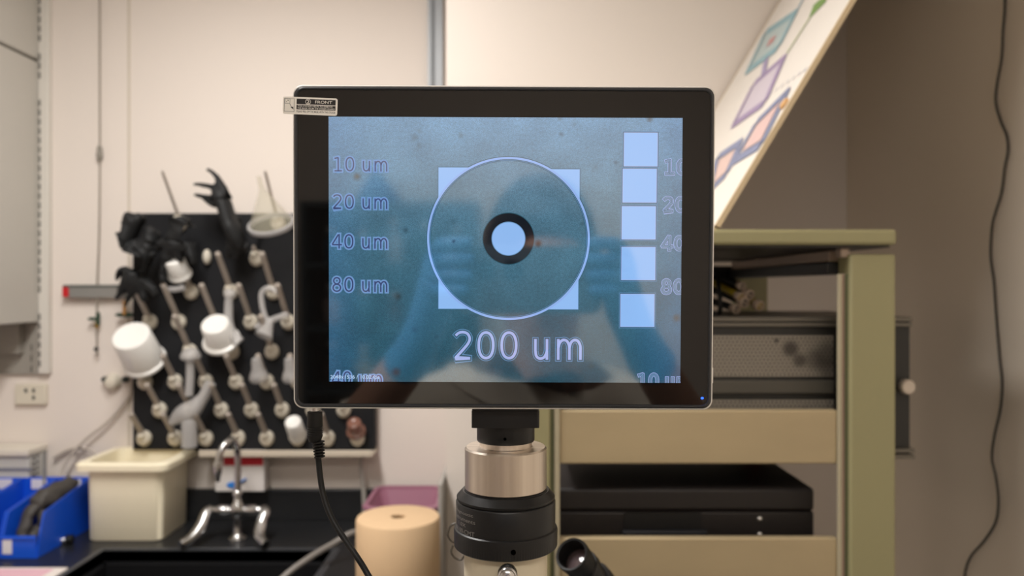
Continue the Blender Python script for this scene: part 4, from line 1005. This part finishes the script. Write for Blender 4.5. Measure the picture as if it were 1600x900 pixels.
me = bpy.data.meshes.new('display'); me.from_pydata([tuple(T(*p) - origin(mon)) for p in S.v], [], S.f)
for m in smats: me.materials.append(m)
me.polygons.foreach_set('material_index', S.m)
uvl = me.uv_layers.new(name='uv')
for l in me.loops: uvl.data[l.index].uv = (S.v[l.vertex_index][0]/.1, S.v[l.vertex_index][1]/.1)
me.update()
# all the flat pieces face the viewer
for p in me.polygons:
    if p.normal.dot(NN) < 0: p.flip()
disp = bpy.data.objects.new('display', me); COL.objects.link(disp); disp.parent = mon

# peel-off sticker on the top left corner
st = thing('peel_off_sticker', 'small white and black FRONT sticker on the top left corner of the screen', 'sticker', T(*uv(485, 167), .001))
cs = [uv(444, 150.5), uv(529, 153.8), uv(527, 182.6), uv(442.5, 177.6)]
c0 = Vector(((cs[0][0]+cs[2][0])/2, (cs[0][1]+cs[2][1])/2)); sw = (Vector(cs[1])-Vector(cs[0])).length/2; sh = (Vector(cs[3])-Vector(cs[0])).length/2
ex = (Vector(cs[1])-Vector(cs[0])).normalized(); ey_ = Vector((-ex.y, ex.x))
def ST(x, y, n=0):
    """x, y from -1 to 1 over the sticker"""
    p = c0 + ex*(x*sw) + ey_*(y*sh); return T(p.x, p.y, .0012+n)
def srr(x0, x1, y0, y1, r, n):
    out = []; rx, ry = r/sw, r/sh
    for cx, cy, a in ((x1-rx, y1-ry, 0), (x0+rx, y1-ry, 90), (x0+rx, y0+ry, 180), (x1-rx, y0+ry, 270)):
        for i in range(7):
            t = math.radians(a+15*i); out.append(ST(cx+rx*math.cos(t), cy+ry*math.sin(t), n))
    return out
M_stw = mat('sticker_white', (252, 248, 240), 0.35); M_stk = mat('sticker_black', (40, 38, 38), 0.4)
obj('label_sheet', MB().loft([srr(-1, 1, -1, 1, .0012, -.00022), srr(-1, 1, -1, 1, .0012, 0)]), M_stw, st, smooth=0)
pr = MB()
def sq(x0, x1, y0, y1, n=.00004, mi=0): pr.poly([ST(x0, y0, n), ST(x1, y0, n), ST(x1, y1, n), ST(x0, y1, n)], mi)
sq(-.50, .93, .18, .80); sq(-.50, .93, -.42, .10)
def sframe(x0, x1, y0, y1, wx, wy):
    sq(x0, x1, y0, y0+wy); sq(x0, x1, y1-wy, y1); sq(x0, x0+wx, y0, y1); sq(x1-wx, x1, y0, y1)
sframe(-.95, -.58, -.72, .80, .012, .035); sframe(-.93, -.74, .20, .78, .010, .03)
pr.poly([ST(-.755, .18, .00004), ST(-.74, .20, .00004), ST(-.655, -.30, .00004), ST(-.67, -.32, .00004)])
pr.poly([ST(-.72, -.20, .00004), ST(-.62, -.14, .00004), ST(-.605, -.46, .00004)])
sq(-.88, -.86, .38, .46); sq(-.83, -.80, .52, .64)
def stext(s, x0, x1, y0, y1, mi, n=.00008):
    vs, fs = text_fit(s, x0, x1, y0, y1, .008); pr.add([ST(x, y, n) for x, y in vs], fs, mi)
stext('FRONT', .18, .80, .34, .66, 1); stext('2', -.13, -.03, .30, .68, 1)
stext('THIS STICKER HELPS TO REMOVE', -.46, .82, -.10, .06, 1); stext('THE MASK FROM THE SCREEN GUARD', -.46, .90, -.36, -.18, 1)
stext('PLEASE PEEL OFF THE MASK WITH THIS STICKER', -.49, .93, -.76, -.54, 0, .00004)
ci = [(-.08, .49)]
n = 40; vv = []
for i in range(n):
    a = 2*PI*i/n
    for r in (.0013, .00152): vv.append(ST(-.08 + r/sw*math.cos(a), .49 + r/sh*math.sin(a), .00008))
pr.add(vv, [[2*i, 2*i+1, (2*i+3) % (2*n), (2*i+2) % (2*n)] for i in range(n)], 1)
obj('printing', pr, [M_stk, M_stw], st, smooth=0)

# power plug and lead
PX, PYY = P(492, 0, .437).x, .437
zz = lambda py: H + (450-py)/1200*.437
t = thing('power_lead', 'black power lead with a ribbed plug hanging from the screen', 'power cable', Vector((PX, PYY, zz(640))))
prf = [(.0028, 0), (.0043, .0004)]
z0 = zz(642); g = lambda py: z0 - zz(py)
prf = [(.003, 0), (.0042, .0004), (.0044, g(664))]
for k in range(4): y = 666+3.6*k; prf += [(.0044, g(y)), (.0041, g(y+.6)), (.0041, g(y+1.6)), (.0044, g(y+2.2))]
prf += [(.0043, g(682)), (.0032, g(690))]
obj('plug', MB().lathe((PX, PYY, z0), (0, 0, -1), prf, 32), M_rubber, t)
rel = []
for k in range(6):
    y = 689+4.6*k; r = .0036-.00012*k; rel += [(r-.0011, g(y)), (r, g(y+.9)), (r, g(y+2.8)), (r-.0011, g(y+3.6))]
tilt = (.0028, 0, -1)
obj('strain_relief', MB().lathe((PX+.0001, PYY, z0), (.10, 0, -1), [(r, h) for r, h in rel], 28), M_rubber, t)
q = lambda x, y, Y: P(x, y, Y)
obj('cord', MB().tube([q(496, 706, .437), q(498, 722, .437), q(500, 742, .436), q(504, 768, .434), q(512, 795, .431), q(524, 820, .428), q(541, 846, .424), q(557, 869, .42), q(572, 893, .418), q(588, 925, .414), q(615, 1010, .41), q(625, 1150, .41), q(620, 1400, .41), Vector((-.065, .42, 1.05)), Vector((-.11, .43, BZ+.03)), Vector((-.20, .44, BZ+.003)), Vector((-.40, .50, BZ+.003))], .00165, 14), M_rubber, t)
obj('jack', MB().cyl((PX, PYY, z0-.0005), (PX, PYY, z0+.0035), .0026), M_chrome, t)

# ---------------------------------------------------------------- what the glass reflects: the room behind and the photographer
t = thing('display_cabinet', 'tall dark teal open shelf against the wall behind the photographer', 'shelf', (-.48, -2.42, 0))
M_teal = mat('shelf_teal', (40, 62, 72), 0.5); M_cab = mat('shelf_back', (52, 72, 80), 0.7)
sx0, sx1 = -.86, -.14; top = H+.22
obj('back_panel', MB().box(sx0, sx1, -2.59, -2.57, 0, top), M_cab, t)
for x in (sx0, sx1-.02): obj('side_panel', MB().box(x, x+.02, -2.57, -2.27, 0, top), M_teal, t)
sz = [.05, .45, .83, 1.09, 1.35, 1.61, top-.02]
for z in sz: obj('shelf', MB().box(sx0+.02, sx1-.02, -2.57, -2.27, z, z+.02), M_teal, t)
cl = [((60, 90, 110), 'blue grey'), ((190, 170, 110), 'tan'), ((90, 70, 60), 'brown'), ((60, 110, 120), 'teal'), ((170, 150, 140), 'pale'), ((40, 50, 60), 'dark')]
names = ['lowest', 'second', 'third', 'fourth', 'fifth', 'sixth']
pos = ['far left', 'left', 'middle', 'right', 'far right']
for si, z in enumerate(sz[2:-1]):
    for k in range(5):
        rgb, cn = cl[(si*2+k*5) % 6]; x = sx0+.09+k*.135; h = .11+.05*((k*7+si*3) % 4)/3
        mb = MB().lathe((x, -2.42, z+.021), (0, 0, 1), [(.035, 0), (.038, .004), (.038, h*.65), (.016, h*.8), (.016, h)], 16)
        b = obj('reagent_bottle', mb, mat('bottle_'+cn.replace(' ', '_'), rgb, .3), at=(x, -2.42, z+.021))
        tag(b, '%s bottle at the %s of the %s shelf behind the photographer' % (cn, pos[k], names[si+2]), 'bottle', 'bottles on the teal shelf')
        obj('cap', MB().lathe((x, -2.42, z+.021+h), (0, 0, 1), [(.019, 0), (.019, .022), (.016, .025)], 16), M_white, b)
tag(obj('folded_tent_sign', MB().loft([[Vector((-.56+.10*a, -2.42+.05*b, top+.001)) for a, b in ((-1, -1), (1, -1), (1, 1), (-1, 1))], [Vector((-.56+.004*a-.02, -2.42+.004*b, top+.15)) for a, b in ((-1, -1), (1, -1), (1, 1), (-1, 1))]]), mat('sign_blue', (30, 84, 170), .5), smooth=0),
    'blue folded tent standing on top of the teal shelf', 'sign')

# the photographer
M_skin = mat('skin', (196, 150, 128), 0.5, spec=.3); M_shirt = mat('shirt_cream', (226, 216, 200), 0.85, var=.06, vscale=10, bump=.5, bscale=18)
M_hair = mat('hair_black', (30, 26, 26), 0.6); M_trou = mat('trousers_navy', (44, 50, 64), 0.8); M_gl = mat('glove_blue', (66, 130, 190), 0.5, bump=.3, bscale=60)
HX, HYY, HZ = .045, -.31, H-.012
man = thing('person', 'person in cream shirt and blue gloves holding up a phone, seen as a reflection', 'person', (.03, -.42, 0))
W = lambda x, y, z: Vector((x, y, H+z))
nk_ = W(.035, -.40, -.20); ch = W(.03, -.41, -.36); wa = W(.03, -.43, -.62); pe = W(.03, -.44, -.78)
shL, shR = W(-.145, -.41, -.245), W(.205, -.41, -.245)
elL, elR = W(-.265, -.25, -.285), W(.300, -.25, -.30)
wrL, wrR = W(-.118, -.065, -.105), W(.162, -.065, -.105)
V = [pe, wa, ch, nk_, W(HX, HYY-.04, -.135), W(HX, HYY-.01, -.08), W(HX, HYY-.01, 0), W(HX, HYY-.012, .055),
     shL, elL, wrL, shR, elR, wrR,
     W(-.07, -.44, -.86), W(-.09, -.42, -1.22), W(-.10, -.46, -1.56), W(-.10, -.36, -1.635),
     W(.13, -.44, -.86), W(.15, -.42, -1.22), W(.16, -.46, -1.56), W(.16, -.36, -1.635)]
E = [(0,1),(1,2),(2,3),(3,4),(4,5),(5,6),(6,7),(2,8),(8,9),(9,10),(2,11),(11,12),(12,13),(0,14),(14,15),(15,16),(16,17),(0,18),(18,19),(19,20),(20,21)]
Rr_ = [(.15,.10),(.13,.09),(.15,.10),(.06,.06),(.052,.055),(.060,.07),(.076,.092),(.070,.085), (.055,.055),(.040,.040),(.027,.030),(.055,.055),(.040,.040),(.027,.030),
       (.085,.085),(.058,.058),(.040,.040),(.035,.028),(.085,.085),(.058,.058),(.040,.040),(.035,.028)]
skin('body', V, E, Rr_, M_skin, man, 2)
V2 = [W(.03, -.44, -.84), wa, ch, W(.035, -.405, -.235), shL, (shL+elL)/2, elL + (wrL-elL)*.30, shR, (shR+elR)/2, elR + (wrR-elR)*.22]
skin('shirt', V2, [(0,1),(1,2),(2,3),(2,4),(4,5),(5,6),(2,7),(7,8),(8,9)], [(.175,.12),(.155,.11),(.175,.12),(.085,.075),(.078,.075),(.066,.066),(.058,.058),(.078,.075),(.066,.066),(.058,.058)], M_shirt, man, 2, crumple=.02, cs=.06)
for s, k in ((-.07, 0), (.13, 1)):
    pass
skin('trousers', [W(.03, -.44, -.80), V[14], V[15], V[16]+Vector((0, 0, .03)), V[18], V[19], V[20]+Vector((0, 0, .03))], [(0,1),(1,2),(2,3),(0,4),(4,5),(5,6)], [(.165,.12),(.098,.098),(.075,.075),(.065,.065),(.098,.098),(.075,.075),(.065,.065)], M_trou, man, 2)
for x in (-.10, .16):
    mb = MB(); c = W(x, -.38, 0)
    mb.loft([[Vector((c.x+wd*math.cos(2*PI*i/20), c.y+.02+ln*math.sin(2*PI*i/20), z)) for i in range(20)] for z, wd, ln in ((.002, .045, .135), (.02, .048, .14), (.05, .045, .12), (.09, .04, .07), (.10, .038, .06))])
    obj('shoe', mb, M_blk, man)
def headpt(a, b, r=1.0): # a: around, b: up
    return Vector((HX + .080*r*math.cos(b)*math.sin(a), HYY-.012 + .100*r*math.cos(b)*math.cos(a), HZ + .022 + .118*r*math.sin(b)))
mb = MB(); rings = []
for k in range(14):
    b = math.radians(-38 + 127*k/13); ring_ = []
    for i in range(36):
        a = 2*PI*i/36; back = (1-math.cos(a))/2
        lo = math.radians(-38) if back > .35 else math.radians(28)
        bb = lo + (math.radians(89.5)-lo)*k/13
        ring_.append(headpt(a, bb, 1.10 + .03*math.sin(7*a)*(1-k/13)))
    rings.append(ring_)
mb.loft(rings); obj('hair', mb, M_hair, man, smooth=180)
fy = HYY + .078
obj('nose', MB().lathe(Vector((HX, fy-.006, HZ+.022)), Vector((0, .42, -1)), [(.006, 0), (.010, .02), (.015, .038), (.012, .048), (.004, .05)], 14), M_skin, man)
for s in (-1, 1):
    e = obj('eye', MB().ball(Vector((HX+s*.031, fy-.006, HZ+.018)), .013, .010, .007), mat('eye_white', (230, 226, 220), .3), man)
    obj('iris', MB().ball(Vector((HX+s*.031, fy+.002, HZ+.018)), .0055, .004, .0055), mat('iris_dark', (40, 28, 22), .2), e)
    obj('eyebrow', MB().tube([Vector((HX+s*.016, fy+.002, HZ+.034)), Vector((HX+s*.032, fy-.001, HZ+.039)), Vector((HX+s*.048, fy-.014, HZ+.033))], .003), M_hair, man)
    obj('ear', MB().ball(Vector((HX+s*.080, HYY-.015, HZ+.01)), .009, .018, .030), M_skin, man)
obj('mouth', MB().ball(Vector((HX, fy-.008, HZ-.052)), .024, .008, .006), mat('lips', (168, 106, 98), .4), man)
def hand(s, wr, px):
    """gloved hand closed on the end of the phone; s = side"""
    pal = Vector((px + s*.022, -.036, H-.030)); kn_ = Vector((px + s*.020, -.022, H+.0))
    cuff = wr + ((elL if s < 0 else elR)-wr)*.14
    V = [pal, (pal+wr)/2, wr, cuff, kn_]; E = [(0,1),(1,2),(2,3),(0,4)]; R_ = [(.030,.017), (.031,.019), (.031,.026), (.038,.036), (.026,.015)]
    # four fingers curl over the far side of the phone, the thumb stays on the near side
    for i, (dz, ln) in enumerate(((.030, 1.0), (.012, 1.08), (-.006, 1.0), (-.022, .82))):
        z = H + .002 + dz - .006; k = len(V)
        V += [Vector((px+s*.024, -.014, z)), Vector((px+s*.016, .000, z+.002)), Vector((px - s*.004*ln, .0035, z+.003)), Vector((px - s*.020*ln, .0030, z+.003))]
        R_ += [(.0095, .0095), (.0088, .0085), (.0080, .0075), (.0070, .0065)]; E += [(4, k), (k, k+1), (k+1, k+2), (k+2, k+3)]
    k = len(V)
    V += [Vector((px+s*.012, -.044, H-.030)), Vector((px+s*.002, -.034, H-.014)), Vector((px-s*.014, -.024, H-.004))]
    R_ += [(.012, .011), (.010, .0095), (.008, .007)]; E += [(0, k), (k, k+1), (k+1, k+2)]
    skin('glove', V, E, R_, M_gl, man, 2)
PHX = (-.062, .100)
hand(-1, wrL, PHX[0]); hand(1, wrR, PHX[1])
ph = thing('smartphone', 'dark grey phone held sideways in two blue gloved hands, seen as a reflection', 'phone', (.019, -.010, H-.052))
def pr_(x0, x1, z0, z1, r, y):
    return [Vector((p.x, y, p.y)) for p in quad_ring(x0, x1, z0, z1, 0, r)]
obj('body', MB().loft([pr_(PHX[0], PHX[1], H-.050, H+.026, .010, -.0135), pr_(PHX[0]-.0004, PHX[1]+.0004, H-.0504, H+.0264, .0104, -.0125), pr_(PHX[0]-.0004, PHX[1]+.0004, H-.0504, H+.0264, .0104, -.0062), pr_(PHX[0], PHX[1], H-.050, H+.026, .010, -.0052)]), mat('phone_grey', (88, 100, 108), .3), ph)
obj('lens_ring', MB().lathe((0, -.0052, H), (0, 1, 0), [(.011, 0), (.011, .0022), (.008, .0024), (.007, .0008)], 28), M_blk, ph)
obj('lens_ring', MB().lathe((-.030, -.0052, H), (0, 1, 0), [(.011, 0), (.011, .0022), (.008, .0024), (.007, .0008)], 28), M_blk, ph)
